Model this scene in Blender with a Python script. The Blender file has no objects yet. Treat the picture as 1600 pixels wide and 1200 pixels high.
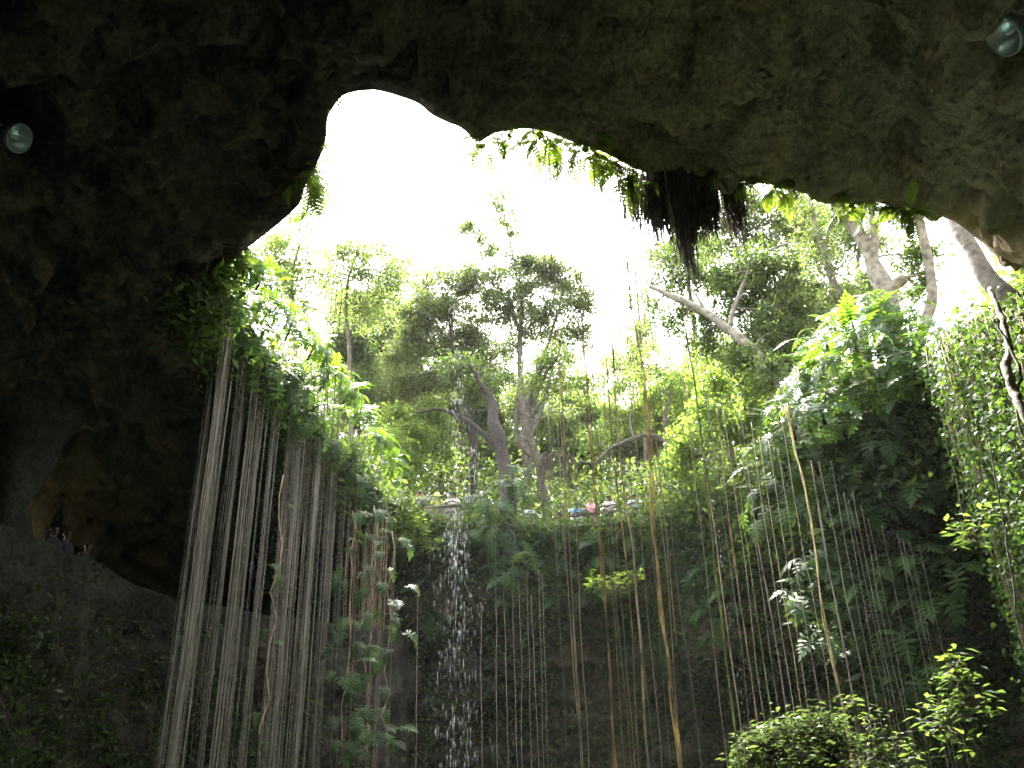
import bpy, math, random
import numpy as np
from mathutils import Vector, Matrix
from mathutils.bvhtree import BVHTree

random.seed(7)
RNG = np.random.default_rng(11)
scene = bpy.context.scene
col = scene.collection

# ------------------------------------------------------------------ camera, sky, sun, exposure
FPX, PITCH, ROLL = 1500.0, math.radians(27.5), math.radians(-1.6)
cam_data = bpy.data.cameras.new('camera')
cam_data.sensor_width = 36.0
cam_data.lens = 36.0 * FPX / 1600.0
cam_data.clip_start = 0.1
cam_data.clip_end = 2000
cam = bpy.data.objects.new('camera', cam_data)
col.objects.link(cam)
_f = Vector((0, math.cos(PITCH), math.sin(PITCH)))
_u0 = Vector((0, -math.sin(PITCH), math.cos(PITCH)))
_r0 = Vector((1, 0, 0))
_cr, _sr = math.cos(ROLL), math.sin(ROLL)
_r = _r0 * _cr + _u0 * _sr
_u = _u0 * _cr - _r0 * _sr
_m = Matrix((_r, _u, -_f)).transposed()
cam.matrix_world = _m.to_4x4()
scene.camera = cam

GLARE_HAZE = .00018
SUN_EL, SUN_AZ = math.radians(60), math.radians(-12)      # azimuth from +Y towards +X
SDIR = Vector((math.cos(SUN_EL) * math.sin(SUN_AZ), math.cos(SUN_EL) * math.cos(SUN_AZ), math.sin(SUN_EL)))
world = bpy.data.worlds.new('World')
scene.world = world
world.use_nodes = True
wn, wl = world.node_tree.nodes, world.node_tree.links
wn.clear()
wo = wn.new('ShaderNodeOutputWorld')
bg = wn.new('ShaderNodeBackground')
sky = wn.new('ShaderNodeTexSky')
sky.sky_type = 'NISHITA'
sky.sun_disc = False
sky.sun_elevation = SUN_EL
sky.sun_rotation = SUN_AZ
sky.dust_density = 6.0
sky.air_density = 1.2
sky.ozone_density = 0.6
hs = wn.new('ShaderNodeHueSaturation')
hs.inputs['Saturation'].default_value = 0.30
wl.new(sky.outputs[0], hs.inputs['Color'])
wl.new(hs.outputs[0], bg.inputs['Color'])
bg.inputs['Strength'].default_value = 0.15
wl.new(bg.outputs[0], wo.inputs['Surface'])

sd = bpy.data.lights.new('sun', 'SUN')
sd.energy = 3.4
sd.angle = math.radians(0.5)
sd.color = (1.0, 0.95, 0.86)
sun = bpy.data.objects.new('sun', sd)
col.objects.link(sun)
sun.rotation_euler = (-SDIR).to_track_quat('-Z', 'Y').to_euler()
sun.location = SDIR * 80

scene.view_settings.view_transform = 'Standard'
scene.view_settings.look = 'None'
scene.view_settings.gamma = 1.0
scene.view_settings.use_curve_mapping = False
scene.view_settings.exposure = 3.25
scene.cycles.max_bounces = 10
scene.cycles.diffuse_bounces = 5
scene.cycles.transmission_bounces = 6
scene.cycles.transparent_max_bounces = 8
scene.cycles.use_denoising = True


# ------------------------------------------------------------------ helpers: where things stand
def ray(px, py):
    d = _f + _r * ((px - 800) / FPX) + _u * (-(py - 600) / FPX)
    return d.normalized()


def W(px, py, h):                 # the point seen at (px, py) at horizontal range h
    d = ray(px, py)
    return d * (h / math.hypot(d.x, d.y))


def Wz(px, py, z):
    d = ray(px, py)
    return d * (z / d.z)


def pxof(V):                      # array of points -> pixels
    V = np.asarray(V)
    x = V @ np.array(_r); y = V @ np.array(_u); z = V @ np.array(_f)
    z = np.maximum(z, 1e-3)
    return 800 + FPX * x / z, 600 - FPX * y / z


# ------------------------------------------------------------------ helpers: noise
def _hash(ix, iy, iz, seed):
    h = (ix.astype(np.int64) * 374761393 + iy.astype(np.int64) * 668265263 + iz.astype(np.int64) * 2147483647 + seed * 974711) & 0xffffffff
    h = ((h ^ (h >> 13)) * 1274126177) & 0xffffffff
    h = (h ^ (h >> 16)) & 0xffff
    return h / 65535.0


def vnoise(P, seed=0):            # -1..1
    P = np.asarray(P, float)
    i = np.floor(P).astype(np.int64)
    f = P - i
    f = f * f * f * (f * (f * 6 - 15) + 10)
    r = 0
    for dx in (0, 1):
        wx = f[:, 0] if dx else 1 - f[:, 0]
        for dy in (0, 1):
            wy = f[:, 1] if dy else 1 - f[:, 1]
            for dz in (0, 1):
                wz = f[:, 2] if dz else 1 - f[:, 2]
                r = r + wx * wy * wz * _hash(i[:, 0] + dx, i[:, 1] + dy, i[:, 2] + dz, seed)
    return r * 2 - 1


def fbm(P, octaves=4, seed=0, gain=.5):
    P = np.asarray(P, float)
    a, s, r = 1.0, 1.0, 0
    for o in range(octaves):
        r = r + a * vnoise(P * s + 17.3 * o, seed + o)
        a *= gain; s *= 2.03
    return r


def sstep(a, b, x):
    t = np.clip((x - a) / (b - a), 0, 1)
    return t * t * (3 - 2 * t)


# ------------------------------------------------------------------ helpers: meshes
class Geo:                        # collects numpy geometry into ONE mesh
    def __init__(s):
        s.V, s.F, s.n = [], {}, 0

    def add(s, V, F):
        V = np.asarray(V, float).reshape(-1, 3)
        if not isinstance(F, (list, tuple)) or (len(F) and np.ndim(F[0]) < 2):
            F = [F]
        for f in F:
            f = np.asarray(f, int)
            if f.size:
                s.F.setdefault(f.shape[1], []).append(f + s.n)
        s.V.append(V); s.n += len(V)
        return s

    def mesh(s, name, mat=None, origin=(0, 0, 0), smooth=False):
        me = bpy.data.meshes.new(name)
        V = np.concatenate(s.V) - np.array(origin)
        me.vertices.add(len(V)); me.vertices.foreach_set('co', V.astype(np.float32).ravel())
        loops, totals = [], []
        for k, fl in s.F.items():
            f = np.concatenate(fl)
            loops.append(f.ravel()); totals.append(np.full(len(f), k))
        loops = np.concatenate(loops).astype(np.int32); totals = np.concatenate(totals).astype(np.int32)
        me.loops.add(len(loops)); me.loops.foreach_set('vertex_index', loops)
        me.polygons.add(len(totals))
        starts = np.concatenate(([0], np.cumsum(totals)[:-1])).astype(np.int32)
        me.polygons.foreach_set('loop_start', starts)
        me.polygons.foreach_set('loop_total', totals)
        if smooth:
            me.polygons.foreach_set('use_smooth', np.ones(len(totals), bool))
        me.update(calc_edges=True)
        if mat: me.materials.append(mat)
        return me


def link(name, me, parent=None, loc=None):
    o = bpy.data.objects.new(name, me)
    col.objects.link(o)
    if parent is not None: o.parent = parent
    if loc is not None: o.location = loc
    return o


def tag(o, label=None, cat=None, group=None, kind=None):
    if label: o['label'] = label
    if cat: o['category'] = cat
    if group: o['group'] = group
    if kind: o['kind'] = kind
    return o


def thing(name, label, cat, loc, group=None):
    o = link(name, None, None, loc)
    o.empty_display_size = .2
    return tag(o, label, cat, group)


def part(name, geo, mat, root, smooth=True):
    return link(name, geo.mesh(name, mat, root.location, smooth), root)


def tube(pts, rad, n=6, cap=True):
    pts = np.asarray([tuple(p) for p in pts], float)
    m = len(pts)
    rad = np.broadcast_to(np.asarray(rad, float), (m,))
    T = np.gradient(pts, axis=0)
    T /= np.linalg.norm(T, axis=1)[:, None] + 1e-9
    ref = np.array([0.13, 0.31, 0.94]) if abs(T[:, 2]).mean() < .8 else np.array([.95, .2, .1])
    A = np.cross(T, ref); A /= np.linalg.norm(A, axis=1)[:, None] + 1e-9
    B = np.cross(T, A)
    th = np.arange(n) * 2 * math.pi / n
    V = pts[:, None] + rad[:, None, None] * (np.cos(th)[None, :, None] * A[:, None] + np.sin(th)[None, :, None] * B[:, None])
    V = V.reshape(-1, 3)
    i = np.arange(m - 1)[:, None] * n; j = np.arange(n)[None, :]; j2 = (j + 1) % n
    F = np.stack([i + j, i + j2, i + n + j2, i + n + j], -1).reshape(-1, 4)
    fs = [F]
    if cap:
        fs.append(np.arange(n)[None, ::-1]); fs.append((np.arange(n) + (m - 1) * n)[None])
    return V, fs


def smooth_path(P, k=6):          # Catmull-Rom through control points (rows of any width)
    P = np.asarray([tuple(p) for p in P], float)
    Q = np.vstack([2 * P[0] - P[1], P, 2 * P[-1] - P[-2]])
    out = []
    for i in range(1, len(Q) - 2):
        for t in np.linspace(0, 1, k, endpoint=False):
            out.append(.5 * ((2 * Q[i]) + (-Q[i - 1] + Q[i + 1]) * t + (2 * Q[i - 1] - 5 * Q[i] + 4 * Q[i + 1] - Q[i + 2]) * t * t
                             + (-Q[i - 1] + 3 * Q[i] - 3 * Q[i + 1] + Q[i + 2]) * t ** 3))
    out.append(P[-1])
    return np.array(out)


def box(c, s, R=None):
    v = np.array([[x, y, z] for x in (-1, 1) for y in (-1, 1) for z in (-1, 1)], float) * np.array(s) / 2
    if R is not None: v = v @ np.array(R).T
    return v + np.array(c), np.array([[0, 1, 3, 2], [4, 6, 7, 5], [0, 4, 5, 1], [2, 3, 7, 6], [0, 2, 6, 4], [1, 5, 7, 3]])


def lathe(prof, n=24, axis=(0, 0, 1), org=(0, 0, 0)):     # profile rows (r, h) around an axis
    ax = Vector(axis).normalized(); q = Vector((0, 0, 1)).rotation_difference(ax).to_matrix()
    th = np.arange(n) * 2 * math.pi / n
    V = np.array([[r * math.cos(t), r * math.sin(t), h] for r, h in prof for t in th]) @ np.array(q).T + np.array(org)
    m = len(prof)
    i = np.arange(m - 1)[:, None] * n; j = np.arange(n)[None]; j2 = (j + 1) % n
    return V, np.stack([i + j, i + j2, i + n + j2, i + n + j], -1).reshape(-1, 4)


def ellipsoid(c, r, n=14, m=9, R=None):
    prof = [(max(1e-4, math.sin(a)), -math.cos(a)) for a in np.linspace(0, math.pi, m)]
    V, F = lathe(prof, n)
    V = V * np.array(r)
    if R is not None: V = V @ np.array(R).T
    return V + np.array(c), F


def rand_rot(n, up=0.6, seed=None):
    """n random frames whose normal (col 2) leans upward by `up`; returns (n,3,3)"""
    N = RNG.normal(size=(n, 3)); N /= np.linalg.norm(N, axis=1)[:, None]
    N = N * (1 - up) + np.array([0, 0, up]); N /= np.linalg.norm(N, axis=1)[:, None]
    A = RNG.normal(size=(n, 3))
    A -= (A * N).sum(1)[:, None] * N; A /= np.linalg.norm(A, axis=1)[:, None]
    return np.stack([np.cross(A, N), A, N], -1)


def scatter(TV, TF, P, R, S):
    """instances of template verts TV, face array(s) TF at P with frames R and scales S -> V, [F]"""
    n, k = len(P), len(TV)
    V = np.einsum('nij,kj->nki', R, TV) * np.asarray(S)[:, None, None] + P[:, None]
    fs = []
    for f in TF:
        fs.append((f[None] + (np.arange(n) * k)[:, None, None]).reshape(-1, f.shape[1]))
    return V.reshape(-1, 3), fs


# leaf templates (length 1 along +Y, face +Z)
LEAF2 = (np.array([[0, 0, 0], [.22, .42, .06], [0, 1, -.05], [-.22, .42, .06], [0, .45, 0]], float),
         [np.array([[0, 1, 4], [1, 2, 4], [2, 3, 4], [3, 0, 4]])])
LEAF1 = (np.array([[0, 0, 0], [.24, .45, .07], [0, 1, -.06], [-.24, .45, .07]], float), [np.array([[0, 1, 2], [0, 2, 3]])])
IVYL = (np.array([[0, 0, 0], [.42, .12, .03], [.3, .5, .05], [0, 1, -.06], [-.3, .5, .05], [-.42, .12, .03]], float),
        [np.array([[0, 1, 2], [0, 2, 3], [0, 3, 4], [0, 4, 5]])])


# ------------------------------------------------------------------ materials
def new_mat(name):
    m = bpy.data.materials.new(name)
    m.use_nodes = True
    nt = m.node_tree
    nt.nodes.clear()
    out = nt.nodes.new('ShaderNodeOutputMaterial')
    return m, nt.nodes, nt.links, out


def leaf_mat(name, base, trans, tfac=.38, rough=.38, var=.45, per_object=False, spec=.28, yellow=.0):
    m, N, L, out = new_mat(name)
    if per_object:
        oi = N.new('ShaderNodeObjectInfo'); rnd = oi.outputs['Random']
    else:
        g = N.new('ShaderNodeNewGeometry'); rnd = g.outputs['Random Per Island']
    ramp = N.new('ShaderNodeValToRGB')
    b = np.array(base)
    els = ramp.color_ramp.elements
    els[0].position = 0; els[0].color = (*(b * (1 - var)), 1)
    els[1].position = .93; els[1].color = (*(b * (1 + var) * np.array([1.15, 1.05, .8])), 1)
    e = els.new(.5); e.color = (*b, 1)
    if yellow > 0:
        e = els.new(1 - yellow); e.color = (*(b * (1 + var)), 1)
        els[len(els) - 1].color = (.34, .20, .05, 1)
    L.new(rnd, ramp.inputs[0])
    p = N.new('ShaderNodeBsdfPrincipled')
    p.inputs['Roughness'].default_value = rough
    p.inputs['Specular IOR Level'].default_value = spec
    L.new(ramp.outputs[0], p.inputs['Base Color'])
    t = N.new('ShaderNodeBsdfTranslucent')
    mul = N.new('ShaderNodeMix'); mul.data_type = 'RGBA'; mul.blend_type = 'MULTIPLY'
    mul.inputs['Factor'].default_value = 1
    tb = np.array(trans) / np.maximum(b, 1e-3)
    L.new(ramp.outputs[0], mul.inputs['A']); mul.inputs['B'].default_value = (*tb, 1)
    L.new(mul.outputs['Result'], t.inputs['Color'])
    mx = N.new('ShaderNodeMixShader'); mx.inputs[0].default_value = tfac
    L.new(p.outputs[0], mx.inputs[1]); L.new(t.outputs[0], mx.inputs[2])
    L.new(mx.outputs[0], out.inputs['Surface'])
    return m


def plain_mat(name, colr, rough=.7, metal=0., spec=.5, noise=.0, nscale=8, bump=0.):
    m, N, L, out = new_mat(name)
    p = N.new('ShaderNodeBsdfPrincipled')
    p.inputs['Roughness'].default_value = rough
    p.inputs['Metallic'].default_value = metal
    p.inputs['Specular IOR Level'].default_value = spec
    p.inputs['Base Color'].default_value = (*colr, 1)
    if noise or bump:
        tc = N.new('ShaderNodeNewGeometry')
        nz = N.new('ShaderNodeTexNoise'); nz.inputs['Scale'].default_value = nscale; nz.inputs['Detail'].default_value = 6
        L.new(tc.outputs['Position'], nz.inputs['Vector'])
        r = N.new('ShaderNodeValToRGB')
        c = np.array(colr)
        r.color_ramp.elements[0].position = .3; r.color_ramp.elements[0].color = (*(c * (1 - noise)), 1)
        r.color_ramp.elements[1].position = .72; r.color_ramp.elements[1].color = (*(c * (1 + noise)), 1)
        L.new(nz.outputs[0], r.inputs[0]); L.new(r.outputs[0], p.inputs['Base Color'])
        if bump:
            b = N.new('ShaderNodeBump'); b.inputs['Strength'].default_value = bump; b.inputs['Distance'].default_value = .05
            L.new(nz.outputs[0], b.inputs['Height']); L.new(b.outputs[0], p.inputs['Normal'])
    L.new(p.outputs[0], out.inputs['Surface'])
    return m


def rock_mat(name, tones, moss, pale, bumpd=.12, sc=1.0, strata=0., mossy=.5, side_tints=()):
    m, N, L, out = new_mat(name)
    g = N.new('ShaderNodeNewGeometry')
    mp = N.new('ShaderNodeMapping'); L.new(g.outputs['Position'], mp.inputs['Vector'])
    mp.inputs['Scale'].default_value = (1, 1, 1 + strata)

    def noise(s, d=8, rough=.6, dist=0.):
        n = N.new('ShaderNodeTexNoise'); n.inputs['Scale'].default_value = s * sc; n.inputs['Detail'].default_value = d
        n.inputs['Roughness'].default_value = rough; n.inputs['Distortion'].default_value = dist
        L.new(mp.outputs[0], n.inputs['Vector'])
        return n.outputs[0]

    def ramp(x, stops):
        r = N.new('ShaderNodeValToRGB')
        e = r.color_ramp.elements
        e[0].position, e[0].color = stops[0][0], (*stops[0][1], 1)
        e[1].position, e[1].color = stops[-1][0], (*stops[-1][1], 1)
        for pos, c in stops[1:-1]:
            k = e.new(pos); k.color = (*c, 1)
        L.new(x, r.inputs[0])
        return r.outputs[0]

    def mix(a, b, f, mode='MIX'):
        x = N.new('ShaderNodeMix'); x.data_type = 'RGBA'; x.blend_type = mode
        if isinstance(f, float): x.inputs['Factor'].default_value = f
        else: L.new(f, x.inputs['Factor'])
        L.new(a, x.inputs['A'])
        if isinstance(b, tuple): x.inputs['B'].default_value = (*b, 1)
        else: L.new(b, x.inputs['B'])
        return x.outputs['Result']

    K, O = (0, 0, 0), (1, 1, 1)
    c = ramp(noise(.8, 12, .70, .15), [(.25, tones[0]), (.45, tones[1]), (.58, tones[2]), (.75, tones[3])])
    fm = ramp(noise(.55, 10, .68, .2), [(.62 - .25 * mossy, K), (.72 - .2 * mossy, O)])
    fm2 = ramp(noise(4.0, 8, .7), [(.38, K), (.62, O)])
    mm = mix(fm, fm2, 1.0, 'MULTIPLY')
    c = mix(c, moss, mm)
    c = mix(c, pale, ramp(noise(1.7, 12, .76, .1), [(.57, K), (.70, O)]))
    c = mix(c, (.05, .046, .036), ramp(noise(3.1, 10, .74, 0.), [(.60, K), (.70, O)]))
    c = mix(c, ramp(noise(11, 10, .78), [(.30, (.42, .41, .39)), (.70, (1.8, 1.74, 1.62))]), .85, 'MULTIPLY')
    # tints over whole cave sides, real moss plus painted light and shade: (axis, from, to, colour, amount)
    for ax, lo, hi, cc_, am in side_tints:
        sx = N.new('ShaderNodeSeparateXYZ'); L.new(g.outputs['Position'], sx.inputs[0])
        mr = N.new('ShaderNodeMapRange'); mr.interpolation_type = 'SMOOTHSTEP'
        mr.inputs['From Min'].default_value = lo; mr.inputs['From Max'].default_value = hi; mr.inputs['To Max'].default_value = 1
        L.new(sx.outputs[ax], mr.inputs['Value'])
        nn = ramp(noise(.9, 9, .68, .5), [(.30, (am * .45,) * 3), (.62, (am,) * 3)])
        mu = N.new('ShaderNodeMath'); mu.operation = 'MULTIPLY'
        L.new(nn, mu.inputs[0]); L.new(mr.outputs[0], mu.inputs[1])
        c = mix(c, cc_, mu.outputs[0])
    p = N.new('ShaderNodeBsdfPrincipled')
    p.inputs['Roughness'].default_value = .85
    p.inputs['Specular IOR Level'].default_value = .25
    L.new(c, p.inputs['Base Color'])
    b1 = N.new('ShaderNodeBump'); b1.inputs['Strength'].default_value = 1.0; b1.inputs['Distance'].default_value = bumpd * 3.2
    L.new(noise(2.4, 14, .72, .1), b1.inputs['Height'])
    b2 = N.new('ShaderNodeBump'); b2.inputs['Strength'].default_value = .8; b2.inputs['Distance'].default_value = bumpd * .5
    v = N.new('ShaderNodeTexVoronoi'); v.inputs['Scale'].default_value = 5.5 * sc; L.new(mp.outputs[0], v.inputs['Vector'])
    L.new(v.outputs[0], b2.inputs['Height']); L.new(b1.outputs[0], b2.inputs['Normal'])
    L.new(b2.outputs[0], p.inputs['Normal'])
    L.new(p.outputs[0], out.inputs['Surface'])
    return m


ROCK = rock_mat('limestone', [(.17, .112, .058), (.32, .22, .115), (.44, .30, .15), (.52, .35, .175)], (.14, .135, .05), (.62, .52, .36), mossy=.5, side_tints=[('X', 3.5, 10, (.74, .58, .36), .8), ('X', 4.5, -3, (.017, .0155, .0125), .98), ('Y', 19.5, 23.5, (.050, .056, .030), .93)])  # pale right and near-black left paint in light and shade; far wall is moss
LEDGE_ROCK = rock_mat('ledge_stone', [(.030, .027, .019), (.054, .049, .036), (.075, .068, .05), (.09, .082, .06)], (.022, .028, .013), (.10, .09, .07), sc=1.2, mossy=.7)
SOIL = plain_mat('forest_soil', (.09, .07, .04), .95, noise=.5, nscale=1.5, bump=.5)
BARK_PALE = plain_mat('pale_bark', (.21, .185, .14), .85, noise=.6, nscale=5, bump=.5)
BARK_GREY = plain_mat('grey_bark', (.12, .105, .08), .9, noise=.55, nscale=6, bump=.6)
BARK_DARK = plain_mat('dark_bark', (.032, .026, .019), .9, noise=.5, nscale=7, bump=.7)
LEAF_TREE = leaf_mat('tree_leaf', (.055, .082, .032), (.20, .28, .065), .40, .45)
LEAF_DARK = leaf_mat('dark_tree_leaf', (.040, .066, .024), (.15, .24, .04), .36, .42)
LEAF_AIRY = leaf_mat('airy_tree_leaf', (.072, .11, .038), (.27, .38, .08), .46, .5)
LEAF_LIME = leaf_mat('lime_leaf', (.075, .12, .034), (.28, .42, .06), .45, .45)
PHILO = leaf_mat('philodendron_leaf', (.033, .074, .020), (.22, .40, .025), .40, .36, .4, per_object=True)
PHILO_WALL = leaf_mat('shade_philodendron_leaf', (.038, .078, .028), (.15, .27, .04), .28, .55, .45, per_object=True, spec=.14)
FERN = leaf_mat('fern_leaf', (.045, .08, .02), (.24, .36, .03), .38, .5, .5, per_object=True)
IVY = leaf_mat('ivy_leaf', (.030, .066, .014), (.13, .25, .03), .32, .6, .5, spec=.12)
SHRUB = leaf_mat('shrub_leaf', (.042, .070, .024), (.13, .20, .04), .22, .17, .4, spec=1.0)
UNDER = leaf_mat('undergrowth_leaf', (.042, .072, .026), (.17, .26, .05), .34, .65, .5, spec=.1)
ROOT_PALE = plain_mat('pale_root', (.30, .262, .195), .75, noise=.35, nscale=3)
ROOT_GREY = plain_mat('grey_root', (.27, .235, .18), .8, noise=.4, nscale=3)
ROOT_BROWN = plain_mat('brown_root', (.36, .26, .155), .8, noise=.5, nscale=4, bump=.4)
ROOT_GOLD = plain_mat('golden_root', (.52, .40, .19), .75, noise=.5, nscale=4, bump=.4)
ROOT_MOSS = plain_mat('mossy_root', (.24, .30, .06), .8, noise=.5, nscale=6, bump=.4)
ROOT_TAN = plain_mat('tan_root', (.56, .47, .32), .7, noise=.35, nscale=4, bump=.3)
ROOT_DARK = plain_mat('dark_root', (.085, .064, .045), .9, noise=.5, nscale=5)

# ------------------------------------------------------------------ the setting: rim of the sinkhole, cave rock, ground, water
CX, CY = 2.3, 25.0
rim = []
for px, py, z in [(345, 425, 13), (372, 399, 13), (402, 377, 13), (440, 347, 13), (470, 322, 13), (478, 290, 13), (497, 257, 13),
                  (511, 230, 13), (513, 182, 13), (535, 151, 13), (560, 144, 13), (592, 143, 13), (632, 155, 13), (655, 164, 13), (672, 180, 13), (696, 192, 13),
                  (722, 202, 13), (738, 220, 13), (750, 225, 13), (768, 212, 13), (800, 204, 13), (850, 205, 13), (890, 222, 13),
                  (940, 236, 13), (1000, 272, 12.9), (1100, 278, 12.8), (1200, 287, 12.6), (1262, 305, 12.4), (1330, 312, 12.2),
                  (1400, 321, 12.0), (1442, 331, 11.9), (1490, 345, 11.8), (1525, 372, 11.7), (1562, 398, 11.6), (1605, 420, 11.5)]:
    rim.append(tuple(Wz(px, py, z)))
rim += [(12.0, 19.5, 11.4), (12.4, 21.2, 11.3), (11.7, 23.0, 11.5), (10.2, 24.3, 11.8), (9.4, 26.5, 12), (8.5, 29.3, 12), (7.2, 32.2, 12), (5.6, 34.2, 12),
        (3.2, 34.9, 12), (1.0, 34.6, 12), (-.6, 34.4, 12), (-2.6, 34.3, 12), (-4.0, 33.0, 12.1), (-4.9, 31.0, 12.3), (-5.6, 28.2, 12.7), (-6.2, 25.2, 13),
        (-6.6, 22.6, 13), (-6.85, 20.4, 13)]
_ra = np.array(rim)
RIM = np.concatenate([_ra[i] + (_ra[(i + 1) % len(_ra)] - _ra[i]) * np.linspace(0, 1, 10, endpoint=False)[:, None] for i in range(len(_ra))])
for _ in range(12): RIM = (np.roll(RIM, 1, 0) + np.roll(RIM, -1, 0) + 2 * RIM) / 4
NR = len(RIM)
def even_smooth(P, n_it):
    """smooth a closed curve on evenly spaced samples, then return it at the original samples"""
    L_ = np.concatenate(([0], np.cumsum(np.linalg.norm(np.roll(P, -1, 0) - P, axis=1))))
    u = np.linspace(0, L_[-1], 521)[:-1]
    Q = np.vstack([P, P[:1]])
    E = np.stack([np.interp(u, L_, Q[:, i]) for i in range(3)], 1)
    for _ in range(n_it): E = (np.roll(E, 1, 0) + np.roll(E, -1, 0) + 2 * E) / 4
    E2 = np.vstack([E, E[:1]]); u2 = np.append(u, L_[-1])
    return np.stack([np.interp(L_[:-1], u2, E2[:, i]) for i in range(3)], 1)


_sm = even_smooth(RIM, 900)
_tg = np.roll(_sm, -1, 0) - np.roll(_sm, 1, 0)
kout = np.stack([-_tg[:, 1], _tg[:, 0]], 1)
kout /= np.linalg.norm(kout, axis=1)[:, None]
_rad = RIM[:, :2] - np.array([CX, CY]); _rad /= np.linalg.norm(_rad, axis=1)[:, None]
kout *= np.sign((kout * _rad).sum(1).mean())
kout = kout * .6 + _rad * .4
kout /= np.linalg.norm(kout, axis=1)[:, None]          # outward directions: curve normal blended with the radius
PHI = np.degrees(np.arctan2(kout[:, 1], kout[:, 0]))       # near -90, right 0, far 90, left 180

PROF = {   # (dr, dz) below the lip
    'near': [(0, 0), (.35, -.35), (1.2, -.55), (3, -.75), (5, -1.0), (8, -1.5), (12, -3.2), (15, -6.5), (16.8, -11), (17, -16), (16, -25)],
    'slope': [(0, 0), (.4, -.3), (1.2, -.75), (3, -1.9), (5, -3.3), (7.5, -5.2), (10.5, -7.8), (13, -10.5), (14.5, -14), (15, -18), (14, -25)],
    'left': [(0, 0), (.5, -.35), (1.4, -.7), (3, -1.2), (5.0, -2.0), (7.2, -3.6), (8.6, -6), (9.2, -9), (9.4, -12), (9.2, -17), (9, -25)],
    'far': [(0, 0), (.12, -.5), (.3, -1.3), (.6, -2.4), (1.2, -3.6), (1.7, -5.0), (2.3, -6.8), (2.2, -8.6), (2.6, -10.4), (2.4, -14), (1.5, -25)],
    'right': [(0, 0), (.2, -.5), (.5, -1.3), (1.0, -2.4), (1.8, -3.8), (2.6, -5.2), (3.4, -7), (3.8, -9), (4, -12), (3.8, -16), (3, -25)],
}
PFINE = {k: smooth_path([(a, b, 0) for a, b in v], 24)[:, :2] for k, v in PROF.items()}
KEYS = [(-180, 'left'), (-158, 'left'), (-128, 'near'), (-84, 'near'), (-56, 'slope'), (-34, 'slope'), (-10, 'right'), (35, 'right'), (62, 'far'), (112, 'far'), (140, 'left'), (180, 'left')]


def profile_at(phi):
    for (a, ka), (b, kb) in zip(KEYS[:-1], KEYS[1:]):
        if a <= phi <= b:
            t = (phi - a) / (b - a); t = t * t * (3 - 2 * t)
            return PFINE[ka] * (1 - t) + PFINE[kb] * t
    return PFINE['left']


PR = np.array([profile_at(p) for p in PHI])                # NR, M, 2
M = PR.shape[1]
# smooth the outward direction along the curve away from the lip so that neighbouring rows do not cross
V = np.empty((NR, M, 3))
s_arr = np.linspace(0, 1, M)
SM = []
x = kout.copy()
base_s = even_smooth(RIM, 300)
wS = sstep(0.04, .35, s_arr)[None, :, None]
B3 = RIM[:, None] * (1 - wS) + base_s[:, None] * wS
V[..., :2] = B3[..., :2] + kout[:, None] * PR[..., 0:1]
V[..., 2] = B3[..., 2] + PR[..., 1]
# displacement along the surface normal
def grid_normals(V):
    du = np.roll(V, -1, 0) - np.roll(V, 1, 0)
    dv = np.gradient(V, axis=1)
    n = np.cross(du, dv); n /= np.linalg.norm(n, axis=2)[..., None] + 1e-9
    return n
NRM = grid_normals(V)
cc = np.array([CX, 14, 2.0])
flip = np.sign(((V - cc) * NRM).sum(2))[..., None]
NRM = NRM * np.where(flip == 0, 1, flip)                   # pointing out of the cave, into the rock
Pf = V.reshape(-1, 3)
ang = np.repeat(PHI[:, None], M, 1).ravel()
farw = np.where((ang > 30) & (ang < 150), 1.0, 0.0)
d = .75 * fbm(Pf * .28, 3, 3) + .30 * fbm(Pf * .9, 4, 8) + .10 * fbm(Pf * 3.1, 3, 21)
d += .42 * np.abs(fbm(Pf * np.array([.35, .35, .9]), 3, 31))
d += .30 * sstep(.30, .62, fbm(Pf * 1.1, 2, 41)) + .34 * sstep(.34, .5, vnoise(Pf * 2.3, 43)) + .16 * sstep(.4, .6, vnoise(Pf * 5.1, 47))
strat = np.sin(Pf[:, 2] * 2.6 + 1.8 * fbm(Pf * .25, 2, 5)) * .20 + np.sin(Pf[:, 2] * 5.9 + 2 * fbm(Pf * .3, 2, 6)) * .10 + .45 * fbm(Pf * np.array([.55, .55, .4]), 3, 66)
d += farw * strat
amp = np.repeat(sstep(0.0, .14, s_arr)[None] * .975 + .025, NR, 0).ravel()
lipfar = np.repeat(sstep(.10, .34, s_arr)[None], NR, 0).ravel()
d = np.where(d < 0, d * lipfar, d) * amp
rv = sstep(980, 1150, pxof(Pf)[0]) * (1 - sstep(330, 480, pxof(Pf)[1])) * amp
d = d + rv * (.38 * fbm(Pf * np.array([.7, .7, 1.3]), 4, 101) + .30 * np.abs(fbm(Pf * 1.05, 3, 111)) - .15)
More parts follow.
